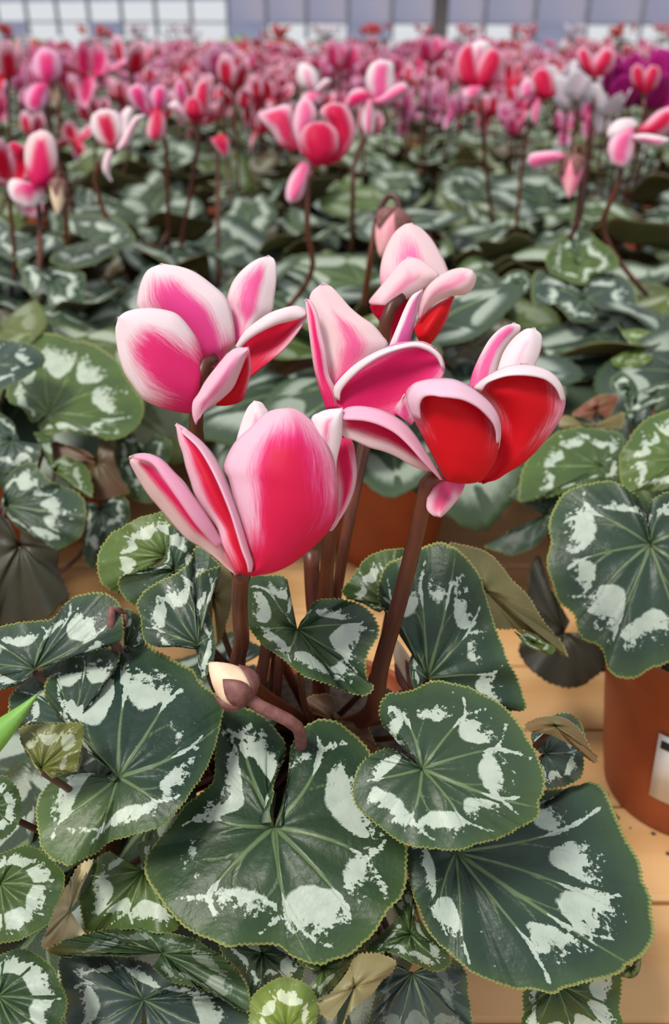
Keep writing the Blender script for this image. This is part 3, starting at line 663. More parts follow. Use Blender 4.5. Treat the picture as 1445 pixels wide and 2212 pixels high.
# front tulip-shaped flower
fo, og = hflower((528, 1236), .309, [(522, 1232, .310, 36), (518, 1300, .325, 36), (522, 1380, .345, 36), (530, 1470, .372, 36)], 'tulip-shaped pink flower with a broad front petal and pale rims')
petal(fo, og, [(535, 1243), (548, 1215), (534, 1177), (519, 1124), (504, 1074), (493, 1033), (483, 1010), (493, 979), (512, 949), (542, 922), (569, 895), (590, 885), (610, 882)], [(545, 1244), (573, 1241), (599, 1234), (630, 1219), (660, 1196), (687, 1173), (710, 1147), (727, 1116), (731, 1082), (729, 1036), (723, 998), (712, 968), (694, 934), (672, 907), (649, 888), (630, 881), (611, 882)], .302, .306, .012, 0, cc=(.84, .04, .27), mc=PALE, wid=.26, deep=.75, side=.6, fade=.35)
petal(fo, og, [(512, 1238), (496, 1208), (477, 1170), (470, 1143), (451, 1116), (432, 1090), (418, 1063), (411, 1040), (401, 1010), (394, 979), (386, 956), (379, 917)], [(535, 1243), (546, 1234), (547, 1211), (538, 1185), (523, 1139), (512, 1097), (497, 1055), (481, 1017), (462, 983), (443, 960), (420, 941), (398, 922), (380, 916)], .300, .312, .006, .002, cc=(.80, .03, .16), mc=PALE, wid=.42, deep=.8, side=.35,
      rim=([(398, 922), (443, 960), (481, 1017), (512, 1097), (538, 1185), (547, 1215), (544, 1236)], [(392, 932), (430, 968), (464, 1025), (497, 1102), (522, 1183), (534, 1216), (538, 1236)], PALE), lift=.003)
petal(fo, og, [(508, 1242), (485, 1223), (458, 1200), (432, 1181), (405, 1166), (382, 1143), (359, 1116), (340, 1093), (318, 1067), (299, 1036), (281, 1002), (279, 990)], [(515, 1240), (495, 1200), (474, 1158), (455, 1124), (432, 1093), (413, 1063), (397, 1040), (378, 1021), (356, 998), (337, 985), (314, 979), (291, 981), (280, 989)], .306, .300, .004, -.006, cc=HOT, mc=BLUSH, wid=.62, deep=.2, side=.35,
      rim=([(291, 981), (337, 985), (378, 1021), (413, 1063), (455, 1124), (482, 1172)], [(287, 990), (326, 1001), (356, 1040), (386, 1082), (424, 1135), (468, 1185)], (.87, .42, .60)), lift=.004)
petal(fo, og, [(500, 1010), (510, 953), (523, 907), (535, 880), (548, 866)], [(600, 1010), (590, 930), (581, 892), (574, 880), (565, 869), (549, 865)], .325, .328, .005, cc=PINK, mc=WHITE, wid=.75)
petal(fo, og, [(680, 1060), (672, 960), (672, 905), (687, 892), (710, 884), (740, 883)], [(728, 1040), (727, 1002), (732, 975), (738, 949), (740, 930), (741, 884)], .309, .306, .004, cc=PINK, mc=WHITE, wid=.85)
petal(fo, og, [(705, 960), (722, 1010), (731, 1060), (726, 1105), (712, 1147)], [(738, 945), (761, 951), (768, 985), (771, 1021), (767, 1052), (755, 1086), (736, 1120), (714, 1146)], .322, .318, .004, cc=HOT, mc=PALE, wid=.35, side=-.2, deep=.3)
# left upper flower
fo, og = hflower((452, 800), .372, [(462, 775, .366, 26), (440, 790, .360, 32), (428, 830, .361, 28), (424, 900, .366, 24), (428, 960, .374, 24), (470, 1150, .39, 24)], 'wide open pale pink flower, uppermost on the left of the group')
petal(fo, og, [(462, 795), (400, 765), (340, 715), (299, 668), (297, 640), (306, 605), (320, 582), (345, 571)], [(470, 790), (493, 758), (508, 739), (502, 682), (489, 644), (458, 614), (420, 587), (382, 574), (347, 571)], .372, .368, .007, 0, cc=(.84, .07, .32), mc=WHITE, wid=.34, side=-.55, deep=.0, fade=.5)
petal(fo, og, [(432, 840), (424, 872), (416, 893), (375, 888), (344, 880), (310, 863), (287, 834), (268, 804), (255, 762), (249, 713), (256, 685)], [(440, 800), (442, 770), (428, 735), (405, 701), (382, 678), (356, 669), (325, 665), (295, 667), (270, 674), (257, 684)], .364, .352, .008, 0, cc=(.83, .04, .26), mc=WHITE, wid=.33, deep=.3, fade=.65, side=-.25)
petal(fo, og, [(508, 742), (504, 694), (493, 656), (491, 640), (504, 606), (527, 579), (554, 560), (578, 553)], [(531, 735), (560, 700), (587, 673), (593, 640), (597, 606), (596, 572), (590, 557), (579, 553)], .374, .382, .005, 0, cc=PINK, mc=WHITE, wid=.58, side=-.6)
petal(fo, og, [(500, 765), (512, 745), (527, 719), (554, 696), (584, 677), (618, 665), (641, 662), (662, 672)], [(520, 830), (542, 812), (554, 802), (580, 781), (611, 755), (645, 713), (660, 685), (663, 674)], .364, .356, -.004, 0, cc=DEEPINK, mc=PALE, wid=.20, deep=.6, side=.1,
      rim=([(508, 748), (527, 717), (554, 694), (584, 675), (618, 664), (645, 662), (663, 673)], [(516, 758), (530, 741), (556, 722), (595, 703), (625, 695), (650, 688), (661, 682)], WHITE), lift=.004)
petal(fo, og, [(470, 870), (484, 845), (500, 800), (520, 770), (537, 753)], [(466, 877), (493, 876), (523, 865), (535, 835), (542, 797), (539, 755)], .355, .351, .004, 0, cc=DEEPINK, mc=PALE, wid=.12, deep=.9)
petal(fo, og, [(440, 890), (458, 878), (481, 861), (504, 838), (519, 804), (532, 770), (538, 753)], [(422, 918), (415, 895), (416, 868), (428, 850), (443, 823), (466, 793), (493, 762), (512, 751), (537, 751)], .349, .345, .004, 0, cc=(.84, .20, .44), mc=PALE, wid=.75)
# middle flower
fo, og = hflower((745, 872), .338, [(748, 876, .342, 28), (735, 1000, .350, 30), (715, 1150, .362, 34), (702, 1290, .382, 36)], 'pink flower in the middle of the group, partly hidden by the red one')
petal(fo, og, [(705, 850), (696, 770), (680, 700), (668, 660), (672, 632), (694, 613)], [(740, 850), (800, 790), (838, 748), (827, 726), (806, 701), (781, 684), (756, 663), (731, 634), (713, 617), (695, 613)], .345, .352, .004, 0, cc=(.85, .14, .36), mc=BLUSH, wid=.58, deep=.1, fade=.7)
petal(fo, og, [(705, 885), (690, 842), (677, 792), (667, 717), (661, 668), (659, 647)], [(735, 880), (729, 846), (711, 809), (704, 759), (694, 717), (686, 676), (671, 649), (660, 646)], .338, .342, .003, 0, cc=HOT, mc=PALE, wid=.5, side=-.5)
petal(fo, og, [(722, 870), (723, 832), (740, 809), (765, 788), (794, 769), (823, 755), (856, 742), (889, 739), (914, 740), (938, 752)], [(735, 890), (790, 905), (848, 900), (890, 880), (930, 845), (954, 815), (960, 792), (951, 767), (939, 753)], .336, .326, -.003, 0, cc=(.76, .02, .20), mc=(.84, .36, .58), wid=.16, deep=.3,
      rim=([(722, 860), (723, 832), (765, 788), (823, 755), (889, 739), (925, 745), (951, 767), (960, 795)], [(734, 866), (740, 840), (778, 800), (828, 768), (886, 751), (920, 757), (943, 774), (954, 797)], WHITE), lift=.003)
petal(fo, og, [(838, 752), (856, 709), (873, 668), (889, 639), (910, 626)], [(885, 745), (897, 693), (906, 655), (914, 630), (911, 626)], .336, .333, .003, 0, cc=(.70, .12, .38), mc=WHITE, wid=.45, side=.8)
petal(fo, og, [(848, 888), (860, 870), (876, 852)], [(889, 919), (895, 905), (882, 870), (877, 853)], .331, .329, .001, 0, cc=PINK, mc=PALE, wid=.5)
# right red flower
fo, og = hflower((955, 1036), .322, [(945, 1020, .322, 34), (925, 1035, .324, 36), (905, 1130, .331, 38), (868, 1280, .345, 40), (822, 1440, .366, 42), (797, 1545, .388, 42)], 'deep red flower with white rims on a long leaning stalk')
petal(fo, og, [(1012, 838), (1022, 800), (1039, 763), (1059, 730), (1084, 707), (1109, 698)], [(1070, 830), (1076, 792), (1088, 759), (1105, 734), (1122, 717), (1124, 703), (1110, 698)], .326, .332, .004, 0, cc=PINK, mc=WHITE, wid=.50, side=-.5)
petal(fo, og, [(1072, 815), (1076, 792), (1088, 759), (1109, 730), (1134, 711), (1152, 709)], [(1150, 810), (1157, 788), (1165, 767), (1171, 742), (1169, 722), (1153, 709)], .325, .330, .004, 0, cc=(.86, .50, .66), mc=WHITE, wid=.9)
petal(fo, og, [(1035, 1043), (1064, 1004), (1080, 958), (1080, 908), (1055, 867), (1022, 838), (1039, 821), (1068, 803), (1097, 790), (1125, 787)], [(1045, 1043), (1072, 1037), (1097, 1021), (1126, 1004), (1155, 979), (1180, 950), (1201, 921), (1217, 892), (1222, 859), (1213, 830), (1192, 805), (1163, 792), (1127, 787)], .318, .312, .006, 0, cc=RED, mc=(.86, .40, .55), wid=.13, deep=.9, side=-.08,
      rim=([(1022, 838), (1039, 821), (1068, 803), (1097, 790), (1130, 787), (1163, 792), (1192, 805), (1213, 830), (1221, 862)], [(1040, 846), (1052, 828), (1076, 817), (1100, 811), (1130, 810), (1160, 814), (1184, 823), (1203, 842), (1213, 866)], WHITE), lift=.004)
petal(fo, og, [(957, 1039), (939, 1021), (914, 1016), (885, 1004), (856, 987), (827, 975), (798, 967), (765, 952), (740, 942), (737, 915)], [(957, 1037), (931, 992), (910, 958), (889, 929), (864, 906), (831, 888), (798, 879), (765, 877), (740, 886), (737, 913)], .314, .310, .003, 0, cc=DEEPINK, mc=BLUSH, wid=.50, deep=.3, side=.15,
      rim=([(740, 885), (765, 877), (798, 879), (831, 888), (864, 906), (889, 929), (910, 958), (931, 992), (955, 1036)], [(741, 906), (778, 908), (800, 912), (823, 920), (850, 934), (872, 952), (895, 976), (920, 1005), (950, 1036)], (.88, .50, .66)), lift=.005)
petal(fo, og, [(965, 1040), (945, 1006), (931, 979), (910, 938), (889, 896), (879, 867), (877, 846), (889, 832), (914, 821), (950, 817)], [(990, 1045), (1014, 1045), (1039, 1039), (1055, 1021), (1072, 992), (1079, 958), (1082, 929), (1078, 900), (1064, 875), (1043, 855), (1014, 834), (981, 819), (952, 817)], .310, .304, .008, 0, cc=RED, mc=(.86, .40, .55), wid=.10, deep=.95,
      rim=([(889, 898), (878, 862), (889, 832), (914, 821), (947, 817), (981, 819), (1014, 834), (1043, 855), (1064, 875), (1078, 900), (1082, 929), (1080, 955)], [(908, 905), (906, 876), (914, 859), (931, 854), (950, 856), (975, 858), (1005, 864), (1033, 879), (1052, 897), (1067, 917), (1073, 938), (1073, 957)], (.88, .60, .74)), lift=.005)
petal(fo, og, [(931, 1035), (922, 1079), (922, 1100), (935, 1114), (950, 1117)], [(1005, 1046), (997, 1066), (976, 1095), (956, 1115), (951, 1117)], .326, .322, .003, 0, cc=(.83, .10, .26), mc=PALE, wid=.45)
# upper back flower with hooked stalk
fo, og = hflower((862, 668), .399, [(868, 640, .396, 24), (850, 655, .394, 30), (833, 690, .394, 30), (828, 740, .398, 26), (800, 900, .41, 24), (740, 1200, .41, 26)], 'nodding pale pink flower with a hooked stalk behind the middle flower')
petal(fo, og, [(835, 650), (821, 609), (823, 568), (835, 531), (852, 502), (873, 485), (887, 482)], [(960, 640), (972, 605), (962, 568), (947, 539), (931, 514), (910, 493), (888, 482)], .405, .415, .007, 0, cc=(.85, .20, .45), mc=BLUSH, wid=.62, side=-.45)
petal(fo, og, [(802, 659), (797, 650), (819, 622), (843, 593), (864, 568), (884, 555)], [(850, 660), (880, 645), (906, 630), (930, 612), (949, 595), (931, 576), (906, 560), (886, 555)], .395, .400, .004, 0, cc=(.86, .28, .46), mc=BLUSH, wid=.75, side=-.3)
petal(fo, og, [(800, 660), (806, 675), (818, 690), (830, 715), (843, 745)], [(885, 640), (885, 670), (875, 700), (860, 725), (845, 745)], .401, .404, -.003, 0, cc=DEEPINK, mc=PALE, wid=.06, deep=.6)
petal(fo, og, [(893, 709), (910, 684), (939, 659), (968, 643), (979, 639)], [(905, 738), (927, 744), (947, 722), (964, 693), (976, 659), (980, 640)], .394, .392, .006, 0, cc=RED, mc=(.8, .2, .3), wid=.06, deep=.95)
petal(fo, og, [(902, 690), (906, 659), (918, 626), (939, 603), (968, 585), (997, 578), (1020, 583)], [(914, 682), (931, 663), (956, 647), (981, 639), (1005, 636), (1022, 622), (1029, 600), (1021, 584)], .390, .384, .005, 0, cc=(.85, .30, .48), mc=BLUSH, wid=.7, side=-.6)

# buds and withered bits on the hero plant
def bud(plant, base, tip, z0, z1, wpx, mat_tip, stalk, label, crown, maroon=True):
    org = np.array(plant.location)
    A = at(*base, z0); B = at(*tip, z1); r = wpx*z0/F/2
    t = np.linspace(0, 1, 12); prof = np.array([.35, .80, .97, 1.0, .97, .9, .82, .72, .6, .45, .28, .06])*r
    pts = A[None]*(1-t[:, None])+B[None]*t[:, None]
    o = mesh_obj('flower_bud', tube_mesh(pts-org, prof, 16, 'flower_bud'), [mat_tip], plant); o['label'] = label
    # five calyx lobes hugging the lower half
    ax = (B-A)/np.linalg.norm(B-A); u = np.cross(ax, [.2, .9, .3]); u /= np.linalg.norm(u); w = np.cross(ax, u)
    for k in range(5):
        a0 = 2*math.pi*k/5; V = []; Fc = []
        for i in range(7):
            tt = i/6*.55; ra = np.interp(tt, t, prof)*1.07+.0003; half = (.60*(1-(i/6)**2.2)+.02)
            for j in range(5):
                th = a0+half*(j/2-1); V.append(A+(B-A)*tt+ra*(math.cos(th)*u+math.sin(th)*w)-org)
        for i in range(6):
            for j in range(4): Fc.append((i*5+j, i*5+j+1, (i+1)*5+j+1, (i+1)*5+j))
        me = mesh('sepal', V, Fc); so = mesh_obj('sepal', me, [M_BUDSTALK], o)
        md = so.modifiers.new('thick', 'SOLIDIFY'); md.thickness = .0004; md.offset = 1
    P = [at(x, y, zz) for x, y, zz, ww in stalk]+([np.asarray(crown)] if crown is not None else [])
    wd_ = [ww*zz/F/2 for x, y, zz, ww in stalk]+([stalk[-1][3]*stalk[-1][2]/F/2] if crown is not None else [])
    S = spline(P, 24)-org; rr = np.interp(np.linspace(0, 1, 24), np.linspace(0, 1, len(wd_)), wd_)
    mesh_obj('stalk', tube_mesh(S, rr, 12, 'stalk'), [M_BUDSTALK if maroon else M_STALK], o)
    return o
bud(HP, (540, 1512), (452, 1432), .336, .340, 92, M_CREAM, [(536, 1508, .336, 30), (560, 1525, .337, 28), (600, 1545, .338, 30), (645, 1575, .343, 40), (655, 1640, .38, 38)], 'cream flower bud with purplish brown sepals lying above the leaves', HC)
bud(HP, (262, 1325), (250, 1385), .366, .37, 26, M_BUDSTALK, [(262, 1322, .366, 16), (255, 1306, .364, 22), (240, 1318, .362, 25), (240, 1350, .363, 26), (252, 1400, .372, 26), (300, 1500, .40, 24)], 'small dark bud curled on its own hooked stalk', HC)
bud(HP, (893, 1490), (850, 1375), .385, .388, 44, M_CREAM, [(893, 1488, .385, 20), (880, 1540, .39, 20)], 'pale withered bud standing beside the leaning stalk', HC)
# extra stalks of the plant's centre
for st in ([(590, 1290, .40, 26), (575, 1400, .405, 28), (570, 1520, .41, 30)], [(610, 1300, .41, 30), (600, 1420, .41, 34), (600, 1540, .42, 34)], [(672, 1190, .395, 34), (676, 1290, .40, 34), (690, 1450, .41, 34)]):
    P = [at(x, y, zz) for x, y, zz, ww in st]+[HC]
    mesh_obj('flower_stalk', tube_mesh(spline(P, 16)-np.array(HP.location), [st[0][3]*st[0][2]/F/2]*16, 12, 'flower_stalk'), [M_STALK], HP)
# bright grass blade poking in from the left
V = []; Fc = []
E1 = spline([(-60, 1590), (0, 1550), (45, 1522), (86, 1494)], 14); E2 = spline([(-60, 1690), (0, 1625), (40, 1570), (87, 1495)], 14)
for i in range(14):
    for k, p in enumerate((E1[i], (E1[i]+E2[i])/2, E2[i])): V.append(at(p[0], p[1], .312-(.0015 if k == 1 else 0))-np.array([-.12, .22, 0.]))
for i in range(13):
    for k in range(2): Fc.append((i*3+k, i*3+k+1, (i+1)*3+k+1, (i+1)*3+k))
bl = mesh_obj('leaf', mesh('leaf', np.array(V)+np.array([-.12, .22, 0])-np.array(HP.location), Fc), [M_GRASS], HP); bl['label'] = 'smooth bright green leaf blade entering from the left'
md = bl.modifiers.new('thick', 'SOLIDIFY'); md.thickness = .0005

# ------------------------------------------------------------------ left and right neighbours, traced leaves
LP = plant_root(-.247, .415, 'potted cyclamen at the left edge with large marbled leaves, no flower on it'); LC = crown_of(LP)
RP = plant_root(.216, .402, 'potted cyclamen at the right edge in an orange pot with white label'); RC = crown_of(RP)
leaf(LP, d3((280, 1440), (200, 1480), (150, 1400), (60, 1350), (35, 1290), (60, 1180), (100, 1000), (150, 930), (230, 925), (330, 925), (450, 970), (560, 990), (660, 1040), (740, 1100), (790, 1200), (850, 1290), (890, 1350), (890, 1450), (830, 1540), (700, 1590), (550, 1560), (400, 1545), (280, 1560), (240, 1510)), d3((305, 1420))[0], .585, (0, -.25), .008, .003, .32, K=8, crown=LC)
leaf(LP, d3((-60, 1150), (-60, 930), (0, 960), (100, 980), (220, 1010), (285, 1090), (200, 1170), (100, 1230), (0, 1280), (-120, 1300), (-160, 1100)), d3((-60, 1120))[0], .565, (0, -.3), .006, .003, .08, grey=.7, K=7, crown=LC)
leaf(LP, d7((15, 680), (10, 620), (20, 570), (40, 470), (90, 400), (160, 355), (230, 345), (270, 360), (310, 420), (390, 480), (500, 530), (590, 580), (630, 640), (635, 780), (600, 900), (530, 950), (450, 985), (400, 990), (300, 930), (200, 870), (100, 800), (30, 700)), d7((35, 655))[0], .53, (0, -.7), .006, .003, .12, grey=.5, K=8, crown=LC)
leaf(LP, d7((330, 300), (300, 200), (250, 130), (290, 120), (380, 170), (350, 350), (480, 290), (560, 320), (660, 400), (690, 600), (600, 570), (480, 480), (380, 400)), d7((400, 400))[0], .556, (0, -.6), .004, .003, .3, K=6, amt=.6, crown=LC)
leaf(LP, d7((720, 640), (630, 640), (620, 800), (610, 980), (640, 1090), (700, 1150), (720, 1080), (760, 960), (820, 860), (950, 800), (955, 640), (900, 590), (800, 600)), d7((740, 680))[0], .57, (.3, -1.0), .004, .003, .15, grey=.6, K=7, crown=LC)
leaf(LP, d7((60, 760), (-120, 700), (-120, 1500), (0, 1550), (100, 1540), (350, 1500), (430, 1420), (520, 1340), (480, 1230), (440, 1120), (430, 1000), (300, 920), (150, 830)), d7((150, 950))[0], .478, (.2, -1.6), .004, .003, .02, K=7, grey=.9, under=True, crown=LC)  # high grey paints in the shade cast by the leaf above
leaf(LP, d7((660, 260), (380, 190), (350, 330), (480, 290), (660, 380), (690, 600), (900, 590), (960, 560), (900, 450), (850, 330), (830, 200), (740, 170)), d7((720, 330))[0], .575, (0, -1.2), .004, .002, .1, K=6, red=.7, grey=.45, under=True, crown=LC)
leaf(LP, d7((1100, 250), (990, 120), (900, 130), (850, 200), (860, 350), (930, 520), (1000, 620), (1150, 630), (1200, 480), (1280, 210), (1150, 130)), d7((1040, 260))[0], .60, (.2, -.8), .006, .003, .25, grey=.4, K=7, crown=LC)
leaf(LP, d3((120, 1590), (60, 1460), (-120, 1420), (-150, 1734), (100, 1800), (240, 1730), (260, 1620)), d3((70, 1590))[0], .56, (0, -.6), .006, .003, .08, grey=.7, K=7, crown=LC)

leaf(RP, d6((960, 1660), (1100, 1640), (1110, 1750), (1090, 1800), (1000, 1810), (850, 1850), (700, 1900), (560, 1940), (450, 1955), (390, 1950), (400, 1850), (420, 1740), (470, 1640), (540, 1560), (620, 1500), (720, 1450), (850, 1440), (1000, 1460), (1080, 1460), (1140, 1520), (1130, 1600)), d6((960, 1710))[0], .545, (-.1, -.25), .006, .002, .22, K=8, crown=RC, tgrad=(-1, .2, .2))
leaf(RP, d6((1600, 1700), (1600, 1850), (1445, 1870), (1320, 1890), (1240, 1880), (1160, 1920), (1130, 1900), (1105, 1780), (1100, 1650), (1140, 1560), (1200, 1460), (1290, 1380), (1380, 1340), (1445, 1320), (1600, 1330)), d6((1540, 1660))[0], .515, (-.1, -.5), .006, .002, .38, K=8, crown=RC)
leaf(RP, d8((885, 395), (880, 290), (840, 200), (780, 140), (700, 100), (570, 110), (480, 140), (420, 180), (370, 260), (350, 340), (365, 420), (345, 500), (350, 580), (375, 640), (400, 720), (440, 770), (490, 810), (510, 880), (540, 930), (610, 960), (650, 1010), (660, 1080), (700, 1130), (760, 1145), (820, 1140), (880, 1100), (950, 1080), (1000, 1060), (1120, 1000), (1200, 850), (1250, 650), (1250, 400), (1180, 220), (1080, 150), (990, 150), (900, 190), (885, 260), (892, 380)), d8((895, 430))[0], .432, (-.1, -.9), .006, .002, .05, grey=.3, K=9, crown=RC)
leaf(RP, d8((470, 840), (330, 600), (300, 490), (260, 560), (245, 700), (290, 800), (215, 930), (195, 1000), (230, 1060), (270, 1110), (350, 1160), (430, 1190), (520, 1190), (600, 1140), (660, 1080), (670, 1000), (600, 900)), d8((440, 900))[0], .53, (-.3, -1.5), .004, .003, .02, K=7, grey=.95, under=True, crown=RC)  # shaded leaf behind the big one, its shade put into the colour
leaf(RP, d8((350, 230), (250, 200), (150, 180), (240, 90), (430, 60), (520, 150), (380, 330), (290, 440), (170, 490), (90, 470), (10, 440), (90, 420), (150, 350)), d8((330, 280))[0], .545, (-.3, -.8), .004, .003, .12, K=6, amt=.1, grey=.5, crown=RC)
leaf(RP, d6((900, 1395), (765, 1352), (820, 1300), (900, 1240), (980, 1208), (1080, 1213), (1092, 1240), (1050, 1320), (1020, 1390)), d6((930, 1310))[0], .62, (0, -1.0), .003, .001, .1, K=5, red=1., under=True, crown=RC,
     extra=[dict(outline=d6((900, 1480), (690, 1440), (675, 1370), (760, 1360), (850, 1410), (980, 1400), (1125, 1335), (1110, 1450)), hub=d6((880, 1440))[0], z=.612, tone=.5, red=.1, under=True, dome=.003)])
leaf(RP, d6((1250, 1250), (1130, 1340), (1200, 1340), (1330, 1290), (1445, 1250), (1560, 1250), (1560, 1100), (1380, 1130), (1240, 1180), (1160, 1200)), d6((1330, 1210))[0], .64, (0, -.4), .005, .003, .12, grey=.3, K=7, crown=RC)
leaf(RP, d6((1180, 1180), (1060, 1180), (1040, 1110), (1120, 1050), (1220, 1150), (1220, 1300), (1200, 1450), (1150, 1400), (1120, 1300)), d6((1150, 1180))[0], .65, (0, -.8), .004, .002, .12, grey=.2, K=6, crown=RC)
for ch in RP.children:
    if ch.name.split('.')[0] in ('pot', 'soil'): ch.scale = (1, 1, 1.14)
# label on the right pot
lb = []; lf = []
for i in range(9):
    th = math.radians(180+46+ i*6.0)
    for z0 in (.030, .082):
        r = np.interp(z0, [.02, .088], [.0495, .059])+.0005; lb.append((r*math.cos(th), r*math.sin(th), z0))
for i in range(8): lf.append((2*i, 2*i+2, 2*i+3, 2*i+1))
lo = mesh_obj('price_label', mesh('price_label', lb, lf), [M_WHITE], RP); lo['label'] = 'white paper label on the pot'
md = lo.modifiers.new('thick', 'SOLIDIFY'); md.thickness = .0003
lb = []; lf = []
for i in range(7):
    th = math.radians(180+48+i*6.0)
    for z0 in (.072, .078):
        r = np.interp(z0, [.02, .088], [.0495, .059])+.0009; lb.append((r*math.cos(th), r*math.sin(th), z0))
for i in range(6): lf.append((2*i, 2*i+2, 2*i+3, 2*i+1))
ko = mesh_obj('printed_bar', mesh('printed_bar', lb, lf), [M_BLACK], lo); md = ko.modifiers.new('thick', 'SOLIDIFY'); md.thickness = .0003
# soil crumbs at the right pot's foot
for i in range(14):
    a = math.radians(random.uniform(185, 275)); r = random.uniform(.048, .062)
    s = random.uniform(.0008, .0022)
    V = [np.array(v)*s*random.uniform(.7, 1.2) for v in ((1, 0, 0), (-1, 0, 0), (0, 1, 0), (0, -1, 0), (0, 0, .8), (0, 0, -.5))]
    o = mesh_obj('soil_crumb', mesh('soil_crumb', V, [(0, 2, 4), (2, 1, 4), (1, 3, 4), (3, 0, 4), (2, 0, 5), (1, 2, 5), (3, 1, 5), (0, 3, 5)], False), [M_CRUMB])
    o.location = (.216+r*math.cos(a), .402+r*math.sin(a), s*.35); tag(o, 'tiny dark soil crumb lying on the bench at the foot of the right-hand pot', 'soil crumb', 'soil crumbs by the right pot')

# ------------------------------------------------------------------ generic leaves for the rows behind
GL = [gl(1, tone=.06, grey=.35), gl(2, tone=.14, grey=.2), gl(3, tone=.28, grey=.15), gl(4, tone=.05, grey=.6), gl(5, tone=.10, grey=.45), gl(6, tone=.38, grey=.1, red=.1), gl(7, tone=.08, grey=.25), gl(8, tone=.2, grey=.5, amt=.8), gl(9, tone=.5, grey=0, amt=.7, red=.15), gl(10, tone=.12, grey=.3), gl(11, tone=.3, grey=.2), gl(12, tone=.1, grey=.1, red=.45, amt=.5), gl(13, tone=.07, grey=.6), gl(14, tone=.16, grey=.5), gl(15, tone=.6, grey=.15, amt=.4, red=.2), gl(16, tone=.45, grey=.2, amt=.5), gl(17, tone=.25, grey=.6, amt=.9)]
PET = {}
def add_leaf(plant, az, rad, h, tiltdeg, size, k, roll=0., petiole=True):
    """hub at polar (az, rad), height h; leaf tip points outwards and dips by tiltdeg"""
    o = mesh_obj('leaf', GL[k % len(GL)], [], plant)
    o.location = (rad*math.cos(az), rad*math.sin(az), h)
    o.rotation_euler = (Matrix.Rotation(az, 3, 'Z') @ Matrix.Rotation(math.radians(tiltdeg), 3, 'Y') @ Matrix.Rotation(roll, 3, 'X')).to_euler()
    o.scale = (size,)*3
    if petiole:
        M = Matrix.LocRotScale(o.location, o.rotation_euler, o.scale).inverted()
        p = np.array(o.location); c = np.array([0, 0, .104])
        pts = spline([p-np.array([0, 0, .05*size]), p*.8+c*.2-np.array([0, 0, .012]), p*.4+c*.6-np.array([0, 0, .004]), c], 8)
        mesh_obj('petiole', tube_mesh([M @ Vector(x) for x in pts], .0019/size, 6, 'petiole'), [M_PETIOLE], o)
    return o
def rosette(plant, rnd, n=20, R=.15, sector=None, hmax=.185, petiole=True):
    k = rnd.randrange(8)
    for i in range(n):
        f = (i+.5)/n; az = i*2.39996+rnd.uniform(-.25, .25)
        if sector and not (sector[0] < (az-sector[2]) % (2*math.pi) < sector[1]): continue
        rad = R*(.18+.62*math.sqrt(f)); h = hmax-.075*f**1.3+rnd.uniform(-.010, .012)
        add_leaf(plant, az, rad, h, -4+36*f+rnd.uniform(-26, 26), rnd.uniform(.080, .130)*(1.0 if f > .3 else .85), k+i*3+rnd.randrange(3), rnd.uniform(-.6, .6), petiole)
rnd = random.Random(23)
for i, (azd, rad, h, tl, sz) in enumerate([(200, .055, .128, 25, .085), (215, .095, .104, 45, .08), (245, .10, .100, 45, .085), (180, .075, .115, 30, .08), (160, .06, .125, 20, .075), (275, .09, .098, 50, .08), (195, .11, .10, 40, .08), (255, .075, .11, 40, .09), (203, .135, .098, 35, .09), (218, .145, .088, 42, .09), (190, .14, .10, 30, .085)]):
    add_leaf(HP, math.radians(azd), rad, h, tl, sz, [0, 6, 3, 12][i % 4], rnd.uniform(-.2, .2))
rnd = random.Random(11)
for pl, sec in ((LP, (0.3, 2.5, math.pi*.35)), (RP, (0., 2.2, -.2))):
    rosette(pl, rnd, 16, .14, sec)

rows = []                                          # (x, y) of plants behind
PLANTS = [HP, LP, RP]
ordn = ['first', 'second', 'third', 'fourth', 'fifth', 'sixth', 'seventh', 'eighth', 'ninth', 'tenth', 'eleventh', 'twelfth']
ry = .70; r = 0
while ry < 5.9:
    half = .40*(ry+.1)+.36; step = .275 if ry < 2.2 else .30
    n = int(half/step)+1; offx = (step/2 if r % 2 else .03)
    xs = [offx+step*i for i in range(-n-1, n+1) if abs(offx+step*i) < half]
    rows.append((ry, xs)); r += 1
    ry += .245 if ry < 2.2 else .30
FLOW_PLANTS = []
rnd = random.Random(5)
def flower_at(px, py, z, kind, pal, seed, rot, tilt=(0, 0), sc=1.0):
    pos = at(px, py, z)
    best = min(FLOW_PLANTS, key=lambda o: (o.location[0]-pos[0])**2+(o.location[1]-pos[1])**2)
    c = np.array([best.location[0], best.location[1], .106])
    c = c+np.array([np.clip(pos[0]-c[0], -.03, .03), np.clip(pos[1]-c[1], -.03, .03), 0])
    return generic_flower(best, pos, kind, pal, seed, rot, tilt, sc, c)
def pal_for(x, y, rnd):
    if y > 4.6: return rnd.choice(['salmon', 'pink', 'lilac', 'white', 'rose'])
    if y > 1.35 and x > .26*y and y < 2.6: return rnd.choice(['white', 'magenta']) if x > .30*y else 'pink'
    return rnd.choice(['pink', 'pink', 'rose', 'lilac'])
CW = dict(pink='red and white', rose='rose pink', lilac='lilac pink', white='white', magenta='magenta', salmon='salmon red')
FARW = ['middle distance', 'far middle rows', 'far rows', 'farthest rows before the greenhouse wall']
KINDS = ['open', 'tulip', 'drop', 'wing', 'butterfly']
